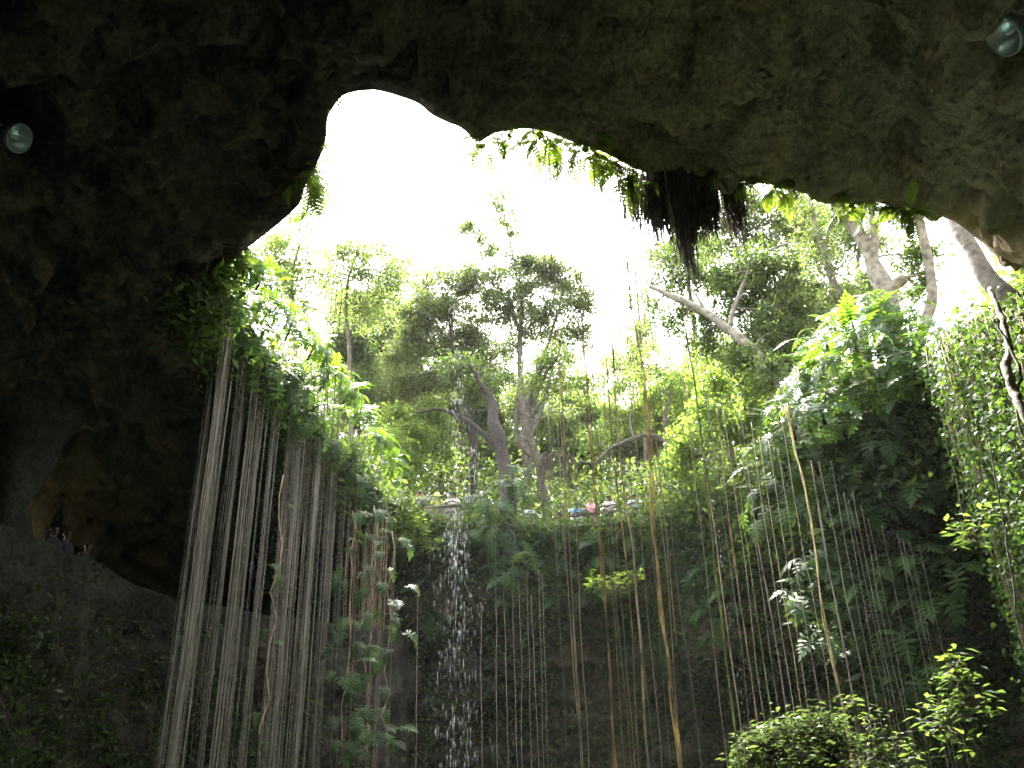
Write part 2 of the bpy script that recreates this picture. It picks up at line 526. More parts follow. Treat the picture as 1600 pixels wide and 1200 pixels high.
# pockets and niches in the ceiling, seen where the photograph has them
pxs, pys = pxof(Pf)
infront = (Pf @ np.array(_f)) > 1
def pocket(x0, y0, rx, ry, depth, sharp=.55):
    global d
    q = np.hypot((pxs - x0) / rx, (pys - y0) / ry) + .12 * vnoise(Pf * 2.7, 77)
    d = d + depth * (1 - sstep(sharp, 1, q)) * infront
pocket(1562, 62, 72, 60, 1.0)
pocket(1576, 176, 24, 32, .9); pocket(1588, 206, 20, 22, .8)
pocket(1640, 160, 40, 60, .4)
pocket(36, 205, 72, 66, .9)
pocket(1395, 90, 85, 26, .5); pocket(1350, 100, 40, 30, .35); pocket(1290, 60, 60, 60, .35)
pocket(1335, 150, 26, 46, .5); pocket(1240, 30, 90, 22, .4)
pocket(1512, 310, 24, 20, .5); pocket(1468, 226, 22, 15, .35); pocket(1390, 276, 18, 15, .4); pocket(1545, 260, 26, 16, .35); pocket(1430, 160, 30, 18, .3); pocket(1340, 240, 22, 40, .35); pocket(1250, 200, 26, 60, .35); pocket(1545, 345, 25, 14, .4)
pocket(540, 500, 22, 12, .3); pocket(495, 455, 40, 16, .5); pocket(560, 450, 14, 14, .4)
# broken slab: rock right of a slanting crack hangs lower
side = (pxs - 1385) - (pys - 130) * -.62
slab = sstep(-14, 14, side + 26 * vnoise(Pf * .8, 91)) * (1 - sstep(300, 520, pys)) * (pxs > 1100) * infront
d = d - .45 * slab * amp
V = (Pf + NRM.reshape(-1, 3) * d[:, None]).reshape(NR, M, 3)
ii = np.arange(NR)[:, None]; jj = np.arange(M - 1)[None]
i2 = (ii + 1) % NR
CF = np.stack([ii * M + jj, i2 * M + jj, i2 * M + jj + 1, ii * M + jj + 1], -1).reshape(-1, 4)
CV = V.reshape(-1, 3)
gm = Geo().add(CV, CF)
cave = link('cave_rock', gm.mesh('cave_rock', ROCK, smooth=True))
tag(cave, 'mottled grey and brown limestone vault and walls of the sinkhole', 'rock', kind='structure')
bvh = BVHTree.FromPolygons([tuple(v) for v in CV], [tuple(f) for f in CF])


def hit(px, py):
    loc, n, i, dist = bvh.ray_cast(Vector((0, 0, 0)), ray(px, py))
    if loc is None: return None, None
    if n.dot(ray(px, py)) > 0: n = -n
    return loc, n


# ground above: starts at the displaced lip and runs to the horizon
lip = V[:, 0]
nearw = np.clip((1 - np.cos(np.radians(PHI - 90))) / 2, 0, 1)[:, None] ** .6
rows = []
for dr, zf, zn in [(0, 0, 0), (.15, .10, .35), (.6, .16, .9), (2, .25, 1.5), (6, .7, 1.9), (14, 1.2, 2.1), (30, 1.8, 2.2), (80, 2, 2.2), (150, 2, 2)]:
    b = lip if dr < 1 else base_s
    q = b.copy()
    q[:, :2] += kout * dr
    q[:, 2:] += zf * (1 - nearw) + zn * nearw
    if dr > 1: q[:, 2] += .25 * fbm(q * .15, 3, 61) * (dr < 100)
    rows.append(q)
G = np.stack(rows, 1); mg = G.shape[1]
jj = np.arange(mg - 1)[None]
GF = np.stack([ii * mg + jj, i2 * mg + jj, i2 * mg + jj + 1, ii * mg + jj + 1], -1).reshape(-1, 4)
tag(link('ground', Geo().add(G.reshape(-1, 3), GF).mesh('ground', SOIL, smooth=True)), 'leaf littered forest floor around the sinkhole rim', 'ground', kind='structure')
gb = BVHTree.FromPolygons([tuple(v) for v in G.reshape(-1, 3)], [tuple(f) for f in GF])


def ground_z(x, y):
    loc, n, i, dist = gb.ray_cast(Vector((x, y, 40)), Vector((0, 0, -1)))
    return loc.z if loc else 12.3


# water at the bottom of the shaft
m, N_, L_, out_ = new_mat('cenote_water')
p = N_.new('ShaderNodeBsdfPrincipled'); p.inputs['Base Color'].default_value = (.04, .10, .09, 1); p.inputs['Roughness'].default_value = .06
nz = N_.new('ShaderNodeTexNoise'); nz.inputs['Scale'].default_value = 1.6
b = N_.new('ShaderNodeBump'); b.inputs['Strength'].default_value = .25; L_.new(nz.outputs[0], b.inputs['Height']); L_.new(b.outputs[0], p.inputs['Normal'])
L_.new(p.outputs[0], out_.inputs['Surface'])
wv = np.array([[-45, -25, -11.3], [50, -25, -11.3], [50, 70, -11.3], [-45, 70, -11.3]], float)
tag(link('water', Geo().add(wv, [np.array([[0, 1, 2, 3]])]).mesh('water', m)), 'dark still pool at the bottom of the sinkhole', 'water', kind='structure')

# ------------------------------------------------------------------ stair ledge with its parapet on the left wall
lp = [W(660, 992, 37), W(610, 985, 32.5), W(540, 972, 29.8), (W(420, 962, 29)), W(330, 950, 28.5), W(250, 932, 28), W(205, 912, 27), W(165, 890, 26), W(120, 868, 25), W(85, 850, 24.3),
      W(40, 832, 23.6), W(-10, 812, 23), W(-90, 780, 22), W(-200, 730, 20.5)]
LP = smooth_path(lp, 14)
tl = np.gradient(LP, axis=0); tl[:, 2] = 0; tl /= np.linalg.norm(tl, axis=1)[:, None]
ol = np.stack([tl[:, 1], -tl[:, 0], np.zeros(len(tl))], 1)      # away from the pool
if (ol[20] @ (LP[20] - np.array([CX, CY, 0]))) < 0: ol = -ol
prof = [(8, -1.0), (.42, -1.05), (.40, -.5), (.40, -.02), (.36, 0.015), (.06, .02), (0, -.03), (.02, -.5), (.05, -1), (.02, -1.6), (.1, -2.3), (.2, -3), (.1, -3.8), (.3, -4.7), (.2, -5.6), (.35, -6.6), (.3, -7.6),
        (.3, -9), (.3, -12), (0, -20)]
prof = np.vstack([np.array(prof[:7]), np.array([[np.interp(t, [x[1] for x in prof[6:]][::-1], [x[0] for x in prof[6:]][::-1]), t] for t in np.arange(-.12, -13, -.14)])])
LV = LP[:, None] + ol[:, None] * prof[None, :, 0:1] + np.array([0, 0, 1.0])[None, None] * prof[None, :, 1:2]
LVf = LV.reshape(-1, 3)
kk = np.repeat(sstep(.05, 1.2, -prof[:, 1])[None], len(LP), 0).ravel() * np.repeat((np.arange(len(prof)) > 5)[None], len(LP), 0).ravel()
dd = (.35 * fbm(LVf * .7, 4, 51) + .12 * fbm(LVf * 2.6, 3, 52)) * kk + .03 * fbm(LVf * 2.2, 2, 53)
LV = LV + (ol[:, None] * dd.reshape(len(LP), -1)[..., None])
LV[..., 2] += .09 * fbm(LVf * .45, 3, 57).reshape(LV.shape[:2]) + .05 * fbm(LVf * 1.3, 2, 58).reshape(LV.shape[:2])
ml = len(prof)
a = np.arange(len(LP) - 1)[:, None]; jj = np.arange(ml - 1)[None]
LF = np.stack([a * ml + jj, (a + 1) * ml + jj, (a + 1) * ml + jj + 1, a * ml + jj + 1], -1).reshape(-1, 4)
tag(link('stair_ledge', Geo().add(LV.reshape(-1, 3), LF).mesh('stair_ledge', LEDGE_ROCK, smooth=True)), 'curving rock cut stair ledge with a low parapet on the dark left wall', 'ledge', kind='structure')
lb = BVHTree.FromPolygons([tuple(v) for v in LV.reshape(-1, 3)], [tuple(f) for f in LF])

# rock buttress that hides the stair lamp, and the lamp
k_ = int(np.argmin(np.abs(np.array([pxof(q[None])[0][0] for q in LP]) - 62)))
bp = LP[k_] + ol[k_] * 1.1
bv, bf = lathe([(.75, -1.2), (.7, -.4), (.58, .4), (.55, 1.1), (.66, 1.9), (1.0, 2.8), (1.8, 4.2)], 20, org=tuple(bp))
bv = bv + .18 * np.stack([vnoise(bv * 1.4, 5), vnoise(bv * 1.4, 6), vnoise(bv * 1.4, 7)], 1)
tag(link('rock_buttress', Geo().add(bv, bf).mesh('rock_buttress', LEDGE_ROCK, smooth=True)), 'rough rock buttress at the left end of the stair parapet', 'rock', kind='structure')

# ------------------------------------------------------------------ trees
NPR = np.random.default_rng(5)


def knobbly(T):                   # gentle bends and swellings of a stem
    q = T[:, :3] * .9
    k = np.stack([vnoise(q + 7 * i, 40 + i) for i in range(3)], 1)
    w = np.minimum(1, np.arange(len(T)) / 4.0)[:, None]
    T = T.copy()
    T[:, :3] += .55 * T[:, 3:4] * k * w
    T[:, 3] *= 1 + .16 * vnoise(T[:, :3] * 2.6, 44)
    return T


DENS = 2.4


def tree(name, label, trunk, clumps, leaf, bark, size=.15, branches=(), group=None, base=True, sub=5.0, sig=.26, shape=LEAF1, twig=.012):
    """trunk / branches: rows (px, py, range, radius); clumps: (px, py, range, half width m, half height m, leaves per m2)"""
    T = [(*W(a, b_, h), r) for a, b_, h, r in trunk]
    if base:
        x, y, z, r = T[0]
        gz = ground_z(x, y)
        T = [(x + .1, y, min(gz - .3, z - 1.3), r * 1.2)] + T
    T = smooth_path(T, 6)
    T = knobbly(T)
    root = thing(name, label, 'tree', tuple(T[0, :3]), group)
    g = Geo(); g.add(*tube(T[:, :3], T[:, 3], 9))
    paths = [T]
    for br in branches:
        B = smooth_path([(*W(a, b_, h), r) for a, b_, h, r in br], 6)
        B = knobbly(B)
        g.add(*tube(B[:, :3], B[:, 3], 7)); paths.append(B)
    allp = np.vstack(paths)
    lg = Geo()
    for (px, py, h, rx, rz, dens) in clumps:
        rx, rz = rx * 1.12, rz * 1.15
        c = np.array(W(px, py, h))
        # limb from the skeleton below / beside the clump
        dv = allp[:, :3] - c
        cost = np.linalg.norm(dv, axis=1) + 2.0 * np.maximum(dv[:, 2] + .3 * rz, 0)
        k = int(np.argmin(cost)); s0 = allp[k, :3]; r0 = min(allp[k, 3] * .6, .02 + .03 * max(rx, rz))
        L = np.linalg.norm(c - s0)
        mid = (s0 + c) / 2 + NPR.normal(size=3) * .08 * L + np.array([0, 0, .06 * L])
        lim = smooth_path([(*s0, r0), (*mid, r0 * .7), (*c, r0 * .4)], 4)
        g.add(*tube(lim[:, :3], lim[:, 3], 5))
        K = max(5, int(sub * rx * rz * math.pi))
        q = NPR.normal(size=(K, 3)); q /= np.linalg.norm(q, axis=1)[:, None]
        q *= (NPR.random(K) ** .45)[:, None]
        q = q * np.array([rx, rx * .9, rz])
        # break the outline: push out a few, pull in others
        q *= (1 + .28 * vnoise(q * 1.3 + c, 3))[:, None]
        tips = c + q
        for tpt in tips[:: (1 if K < 60 else 3)]:
            a0 = lim[NPR.integers(len(lim) // 2, len(lim)), :3]
            mm = (a0 + tpt) / 2 + NPR.normal(size=3) * .12
            g.add(*tube([a0, mm, tpt], [twig * 1.5, twig, twig * .5], 3, cap=False))
        n = int(DENS * dens * math.pi * rx * rz)
        idx = NPR.integers(0, K, n)
        sg = sig * (.6 + .8 * NPR.random(K))
        P = tips[idx] + NPR.normal(size=(n, 3)) * sg[idx][:, None] * np.array([1, 1, .7])
        R = rand_rot(n, .35)
        S = size * (.6 + .8 * NPR.random(n))
        lg.add(*scatter(*shape, P, R, S))
    part('trunk', g, bark, root)
    if clumps: part('crown', lg, leaf, root, False)
    return root


# two slender airy trees beyond the left rim
tree('slender_tree', 'slender tree with a thin dark trunk and airy pale crown left of centre', [(549, 660, 36, .10), (547, 590, 36, .09), (545, 530, 36, .08), (541, 480, 36, .065), (546, 430, 36, .05), (560, 395, 36, .03)],
     [(556, 392, 36, .8, .5, 289), (585, 388, 36.5, .7, .45, 255), (530, 405, 36, .6, .45, 221), (600, 425, 36, .8, .5, 238), (565, 425, 35.5, .8, .45, 272), (520, 440, 36, .7, .5, 187), (610, 398, 37, .7, .35, 119), (632, 408, 37, .5, .3, 102),
      (596, 462, 36, .8, .5, 204), (560, 468, 36, .8, .5, 204), (530, 480, 36, .8, .5, 187), (622, 452, 36, .5, .4, 153), (575, 500, 36, .7, .45, 187)],
     LEAF_AIRY, BARK_GREY, .15, branches=[[(541, 480, 36, .05), (520, 465, 36, .035), (512, 430, 36, .02)], [(545, 520, 36, .04), (570, 490, 36, .03), (598, 465, 36, .02)], [(545, 440, 36, .035), (580, 415, 36, .02), (602, 400, 36.4, .012)]], sub=7)
tree('slender_tree', 'feathery light green tree just behind the leftmost rim bushes', [(455, 600, 31, .09), (462, 520, 31, .08), (455, 440, 31, .06), (470, 370, 31, .03)],
     [(468, 360, 31, .7, .5, 221), (440, 380, 31, .7, .6, 238), (490, 385, 31, .6, .4, 187), (430, 420, 31, .8, .7, 272), (470, 420, 31, .8, .5, 221), (500, 430, 31, .6, .5, 170), (420, 385, 30, .6, .5, 255), (450, 460, 31, .8, .5, 221), (485, 475, 31, .7, .45, 170), (510, 465, 31.5, .5, .4, 153), (418, 450, 30, .6, .7, 272)],
     LEAF_AIRY, BARK_GREY, .13, sub=7)
# dark dense tree left of the centre
tree('dense_tree', 'broad dark dense tree left of the tall centre tree', [(742, 770, 42, .22), (738, 690, 42, .2), (725, 610, 42, .16), (708, 540, 42, .12), (700, 480, 42, .07)],
     [(690, 470, 42, 1.5, .9, 300), (650, 480, 41, 1.1, .9, 300), (720, 450, 42, 1.2, .8, 290), (640, 530, 42, 1.2, 1.1, 320), (690, 530, 43, 1.6, 1.1, 330), (735, 510, 43, 1.3, 1.2, 320), (700, 590, 43, 1.6, 1.0, 330), (650, 590, 43, 1.3, 1.0, 300), (745, 570, 43, 1.2, 1.0, 300), (665, 440, 42, .8, .5, 220), (700, 420, 42, .8, .4, 160), (740, 430, 42, .8, .6, 250)],
     LEAF_TREE, BARK_DARK, .16, branches=[[(725, 610, 42, .1), (690, 560, 42, .08), (655, 500, 42, .04)], [(735, 660, 42, .1), (750, 590, 42, .07), (745, 500, 42, .04)]], sub=5)
# tall centre tree
tree('tall_tree', 'tall centre tree with forked grey trunk and wide rounded crown', [(826, 800, 43, .24), (822, 720, 43, .21), (817, 640, 43, .18), (812, 560, 43, .14), (814, 490, 43, .11), (812, 435, 43, .06)],
     [(800, 420, 43, 1.2, .7, 280), (835, 415, 43, 1.0, .7, 280), (770, 440, 43, 1.1, .8, 280), (860, 430, 43, 1.2, .9, 300), (820, 455, 42.5, 1.3, .8, 300), (785, 485, 43, 1.3, .9, 280), (890, 450, 43.5, 1.2, 1.0, 300), (865, 490, 43, 1.3, 1.0, 290), (912, 480, 43.5, .9, .9, 260), (830, 520, 43.5, 1.3, .9, 230), (780, 545, 44, 1.2, .9, 260), (880, 540, 44, 1.2, .9, 240), (905, 520, 43.5, .8, .7, 200), (850, 580, 44, 1.1, .8, 210), (770, 600, 44, 1.0, .8, 220)],
     LEAF_TREE, BARK_GREY, .15, branches=[[(817, 620, 43, .13), (845, 570, 43, .1), (868, 500, 43, .06), (880, 450, 43, .03)], [(814, 520, 43, .09), (790, 470, 43, .06), (775, 440, 43, .03)], [(822, 700, 43, .12), (845, 640, 43, .1), (862, 580, 43, .06)]], sub=5)
tree('sapling_tree', 'very tall thin tree whose sparse top stands alone in the white sky', [(812, 470, 45, .07), (805, 420, 45, .06), (795, 370, 45, .045), (785, 320, 45, .03), (788, 285, 45, .015)],
     [(786, 300, 45, .55, .35, 242), (775, 325, 45, .5, .35, 264), (800, 330, 45, .4, .25, 198), (790, 350, 45, .5, .35, 308), (765, 305, 45, .4, .25, 154), (735, 355, 45, .6, .4, 264), (748, 372, 45, .6, .35, 286), (720, 365, 45, .4, .3, 176), (805, 365, 45, .5, .3, 242), (770, 385, 45, .55, .4, 242), (812, 300, 45, .35, .2, 132), (740, 330, 45, .35, .25, 110), (822, 345, 45, .3, .2, 110), (755, 400, 45, .5, .3, 198)],
     LEAF_AIRY, BARK_GREY, .17, branches=[[(800, 400, 45, .04), (765, 400, 45, .03), (745, 375, 45, .02), (735, 350, 45, .01)], [(757, 470, 45, .05), (755, 410, 45, .035), (742, 370, 45, .02)]], base=False, sub=8, sig=.2)
tree('airy_tree', 'faint airy tree top rising right of the sawn off leaning trunk tip', [(1010, 720, 46, .1), (1005, 600, 46, .09), (1000, 520, 46, .06), (995, 450, 46, .04), (990, 400, 46, .02)],
     [(985, 420, 46, .8, .5, 70), (1005, 460, 46, .9, .6, 80), (975, 480, 46, .7, .5, 60), (1010, 520, 46, 1.0, .7, 110), (985, 560, 46, 1.0, .7, 120), (960, 520, 46, .6, .4, 60), (1020, 400, 46, .6, .4, 60), (950, 580, 46, .8, .6, 110)], LEAF_AIRY, BARK_GREY, .16, sub=8, sig=.2)
tree('airy_tree', 'airy pale tree between the feathery tree and the broad dark tree', [(600, 640, 48, .1), (606, 560, 48, .09), (612, 490, 48, .06), (618, 430, 48, .03)],
     [(620, 420, 48, .9, .5, 120), (640, 440, 48, .9, .6, 130), (600, 450, 48, 1.0, .6, 150), (655, 470, 48, .8, .6, 150), (610, 490, 48, 1.2, .8, 190), (640, 395, 48, .6, .35, 80), (668, 430, 48, .7, .4, 110), (590, 500, 48, 1.0, .7, 180)], LEAF_AIRY, BARK_GREY, .17, sub=7)
# dark old trunk in the middle, wrapped in climbers
tree('old_tree', 'thick dark leaning trunk in the middle with climbing plants at its foot', [(800, 880, 34.0, .42), (796, 820, 34.3, .36), (790, 740, 35, .30), (780, 680, 35.4, .26), (768, 635, 35.8, .22), (752, 600, 36, .16), (735, 570, 36, .1)],
     [(745, 610, 36.5, .9, .6, 220), (720, 580, 37, 1.0, .7, 230), (770, 590, 37, .8, .6, 200)], LEAF_DARK, BARK_DARK, .16, branches=[[(786, 710, 35.2, .16), (735, 660, 35.6, .11), (690, 640, 36, .07), (650, 645, 36, .04)]], base=False)
tree('twin_tree', 'slimmer twin trunk rising right of the thick dark trunk', [(850, 790, 40, .22), (842, 720, 40, .2), (826, 670, 40, .17), (832, 620, 40, .15), (848, 570, 37, .1)],
     [(860, 560, 38, .9, .6, 200), (835, 600, 38, .7, .6, 160), (890, 600, 38, .9, .6, 170)], LEAF_LIME, BARK_GREY, .16, branches=[[(826, 680, 40, .13), (845, 600, 40, .1), (870, 560, 37, .06)], [(842, 720, 40, .12), (810, 690, 40, .1), (808, 630, 40, .08), (818, 560, 40, .05)]], group=None)
# crooked branch right of centre
tree('crooked_tree', 'crooked tree with one bough reaching left over the watchers on the right', [(1078, 830, 36.5, .2), (1066, 770, 36.5, .18), (1062, 720, 36.5, .16), (1045, 690, 36.5, .14), (1040, 650, 36.5, .1), (1050, 610, 37, .06)],
     [(1000, 640, 37, 1.0, .7, 170), (960, 660, 37, .9, .6, 150), (1040, 610, 37, 1.1, .8, 190), (1080, 640, 37, 1.0, .8, 190), (1020, 570, 38, 1.1, .8, 150), (975, 600, 38, .9, .6, 110), (1070, 580, 38, 1.0, .8, 190), (930, 690, 37, .6, .4, 120)],
     LEAF_LIME, BARK_GREY, .15, branches=[[(1058, 705, 36.5, .11), (1020, 680, 36.3, .1), (990, 684, 36, .09), (955, 700, 36, .08), (930, 722, 36, .06), (905, 720, 36, .03)], [(1062, 750, 36.5, .12), (1085, 690, 36.5, .09), (1090, 640, 37, .06)], [(990, 684, 36, .06), (985, 655, 36.3, .05), (990, 600, 37, .03)]])
# leaning pale trunk on the right
tree('leaning_tree', 'pale trunk leaning far to the left above the right hand bushes', [(1240, 640, 29, .2), (1205, 580, 29.5, .19), (1160, 530, 30, .175), (1120, 497, 30.3, .155), (1080, 475, 30.6, .135), (1045, 460, 30.8, .11), (1015, 447, 31, .08)],
     [(1090, 430, 32, 1.1, .6, 240), (1150, 470, 31, 1.0, .7, 240), (1200, 450, 31, 1.1, .9, 250), (1170, 410, 31, 1.0, .7, 240), (1240, 470, 31, .9, .7, 230), (1200, 510, 30.5, 1.0, .7, 250), (1130, 440, 31.5, .8, .6, 230), (1060, 500, 32, .7, .5, 200), (1100, 530, 32, 1.2, .7, 260), (1160, 570, 31, 1.2, .7, 280), (1205, 590, 28.8, .7, .45, 230), (1175, 545, 29.2, .45, .3, 130), (1040, 400, 32, .8, .5, 170), (1020, 480, 32, .7, .5, 150), (1080, 385, 32, .9, .5, 190), (1050, 440, 31.8, .6, .4, 150), (1235, 530, 30.5, .9, .6, 250), (1240, 420, 31, .8, .6, 220)],
     LEAF_DARK, BARK_PALE, .16, branches=[[(1140, 512, 30.2, .11), (1148, 480, 30.3, .09), (1165, 435, 30.5, .07), (1185, 400, 30.8, .05), (1235, 378, 31, .03)], [(1105, 490, 30.4, .07), (1090, 465, 30.5, .05), (1078, 450, 30.6, .03)]], sub=4.5)
tree('leafy_tree', 'leafy tree showing under the lip right of the hanging root mass', [(1190, 560, 34, .14), (1180, 480, 34, .12), (1168, 400, 34, .1), (1160, 330, 34, .07), (1155, 280, 34, .04)],
     [(1150, 300, 34, 1.0, .7, 220), (1190, 320, 34, 1.1, .7, 230), (1230, 340, 34, 1.0, .8, 220), (1180, 370, 34, 1.1, .8, 210), (1140, 350, 34, .9, .8, 210), (1235, 300, 34, .9, .5, 200), (1270, 350, 34, .8, .8, 180), (1210, 400, 34, 1.0, .7, 180), (1270, 400, 34, .8, .7, 160), (1120, 390, 34.5, .7, .8, 170), (1290, 310, 34, .6, .5, 120), (1110, 340, 34, .8, .7, 170), (1160, 430, 34, 1.0, .7, 180), (1120, 440, 34.5, .8, .6, 160), (1230, 450, 34, .9, .7, 180)],
     LEAF_TREE, BARK_GREY, .15, sub=5)
tree('pale_tree', 'greyish pale trunk between the leaning tree and the forked tree', [(1326, 520, 29, .2), (1312, 470, 29, .18), (1300, 425, 29, .15), (1284, 385, 29, .12), (1272, 340, 29, .09), (1262, 290, 29, .05)],
     [(1290, 420, 29, .7, .6, 200), (1275, 370, 29, .7, .6, 200), (1255, 330, 29, .7, .5, 190), (1300, 460, 29, .6, .5, 170)], LEAF_TREE, BARK_PALE, .14, sub=5)
tree('forked_tree', 'pale thick forked tree with a sawn stub standing in the gap at right', [(1398, 540, 27.4, .34), (1392, 490, 27.4, .33), (1384, 450, 27.4, .3), (1366, 412, 27.4, .24), (1344, 375, 27.4, .2), (1318, 335, 27.4, .17), (1290, 300, 27.4, .14)],
     [(1330, 345, 27.6, .6, .5, 190), (1420, 400, 28.2, .7, .5, 190), (1430, 430, 28.2, .7, .6, 220), (1400, 330, 27.4, .8, .3, 150), (1345, 330, 26.4, .5, .5, 190)], LEAF_DARK, BARK_PALE, .16,
     branches=[[(1378, 440, 27.4, .17), (1366, 400, 27.4, .15), (1364, 350, 27.4, .12), (1362, 310, 27.4, .1)], [(1386, 470, 27.4, .2), (1396, 448, 27.3, .18), (1412, 432, 27.2, .15)], [(1356, 385, 27.4, .06), (1345, 355, 27.4, .05), (1335, 335, 27.4, .03)]])
tree('curved_tree', 'bare curved grey trunk alone against the white sky at right', [(1436, 545, 27.6, .21), (1448, 510, 27.6, .18), (1456, 465, 27.6, .165), (1452, 420, 27.6, .155), (1444, 375, 27.6, .145), (1436, 335, 27.6, .14), (1430, 300, 27.6, .12)],
     [(1420, 345, 28.2, .5, .3, 100), (1440, 335, 28.2, .5, .3, 120)], LEAF_TREE, BARK_PALE, .14)
tree('buttressed_tree', 'blurred pale trunk leaning against the rock lip at far right', [(1640, 560, 20, .22), (1590, 480, 20, .21), (1545, 430, 20.2, .19), (1512, 380, 20.4, .18), (1492, 345, 20.6, .16), (1475, 310, 21, .14)],
     [], LEAF_DARK, BARK_GREY, .14, base=False)
tree('light_tree', 'sunlit lime green young tree under the leaning pale trunk', [(1150, 740, 33, .12), (1140, 690, 33, .1), (1120, 640, 33.5, .07)],
     [(1110, 640, 33.5, .9, .6, 260), (1140, 670, 33, 1.0, .6, 280), (1090, 690, 34, .9, .7, 250), (1170, 640, 32, .9, .6, 280), (1060, 730, 35, .8, .7, 230), (1200, 610, 31, .7, .6, 260), (1120, 600, 34, .9, .6, 220)],
     LEAF_LIME, BARK_GREY, .18)
tree('young_tree', 'sunlit pale leafy young tree behind the left rim bushes', [(640, 770, 42, .1), (645, 720, 42, .09), (635, 680, 42, .06)],
     [(620, 660, 41, 1.0, .7, 260), (650, 690, 41, 1.0, .7, 280), (600, 690, 39, .8, .7, 270), (660, 640, 42, .9, .6, 230), (630, 730, 41, 1.0, .6, 280), (690, 660, 42, .8, .6, 220), (680, 700, 42, .9, .6, 250)],
     LEAF_LIME, BARK_GREY, .2)
# the wood further back
back = [(585, 520, 50, 2.2, 2.0), (620, 590, 50, 2.4, 2.2), (560, 590, 46, 1.8, 2.0), (680, 630, 52, 2.2, 1.8), (770, 650, 52, 2.2, 2.2), (860, 640, 52, 2.0, 1.8), (925, 650, 52, 2.0, 1.6), (1000, 520, 50, 1.2, 1.2), (1100, 590, 46, 2.2, 1.6), (1180, 540, 44, 2.0, 1.6), (1250, 480, 42, 1.6, 1.6), (1350, 470, 40, 1.3, 1.3), (735, 700, 50, 2.2, 1.6), (900, 710, 50, 2.2, 1.5), (1000, 680, 50, 2.4, 1.6), (540, 540, 44, 1.4, 1.8), (1060, 640, 48, 2.2, 1.6), (1080, 410, 47, 1.7, 1.5), (1235, 350, 46, 1.9, 1.5), (1345, 370, 44, 1.5, 1.3), (965, 590, 56, 1.7, 1.3)]
blabel = ['grey green tree in the wood behind the slender airy tree', 'grey green tree behind the foot of the broad dark tree', 'thin stemmed tree right behind the left rim bushes', 'tree low behind the broad dark tree', 'tree behind the thick dark leaning trunk', 'tree behind the fork of the tall centre tree', 'low tree in the pale gap right of the tall centre tree',
          'faint thin tree standing in the pale sky gap left of the leaning trunk', 'tree behind the tip of the leaning pale trunk', 'tree behind the middle of the leaning pale trunk', 'tree behind the greyish pale trunk', 'small tree behind the forked pale tree', 'tree in shade right behind the watchers on the left', 'tree in shade behind the hanging dead fronds', 'tree behind the crooked bough', 'thin tree between left rim bushes and slender tree', 'tree behind the top of the crooked tree', 'airy tree far behind the tip of the root mass', 'tall airy tree in the gap between root mass and pale trunks', 'airy tree behind the forked tree under the lip', 'hazy tree in the sky gap right of the tall centre tree']
for (px, py, h, rx, rz), lab in zip(back, blabel):
    cl = []
    for k in range(6):
        cl.append((px + NPR.normal() * rx * 14, py + NPR.normal() * rz * 11, h + NPR.normal(), rx * .55, rz * .5, {(1000, 520): 45, (1080, 410): 110, (1235, 350): 120, (1345, 370): 100, (965, 590): 110}.get((px, py), 260)))
    tree('wood_tree', lab, [(px + 12, py + 190, h, .16), (px + 6, py + 110, h, .14), (px - 4, py + 40, h, .11), (px, py, h, .06)], cl, random.choice([LEAF_TREE, LEAF_TREE, LEAF_DARK, LEAF_AIRY]), random.choice([BARK_DARK, BARK_GREY]), .19, group='trees in the wood behind the rim', sub=4, twig=.02)

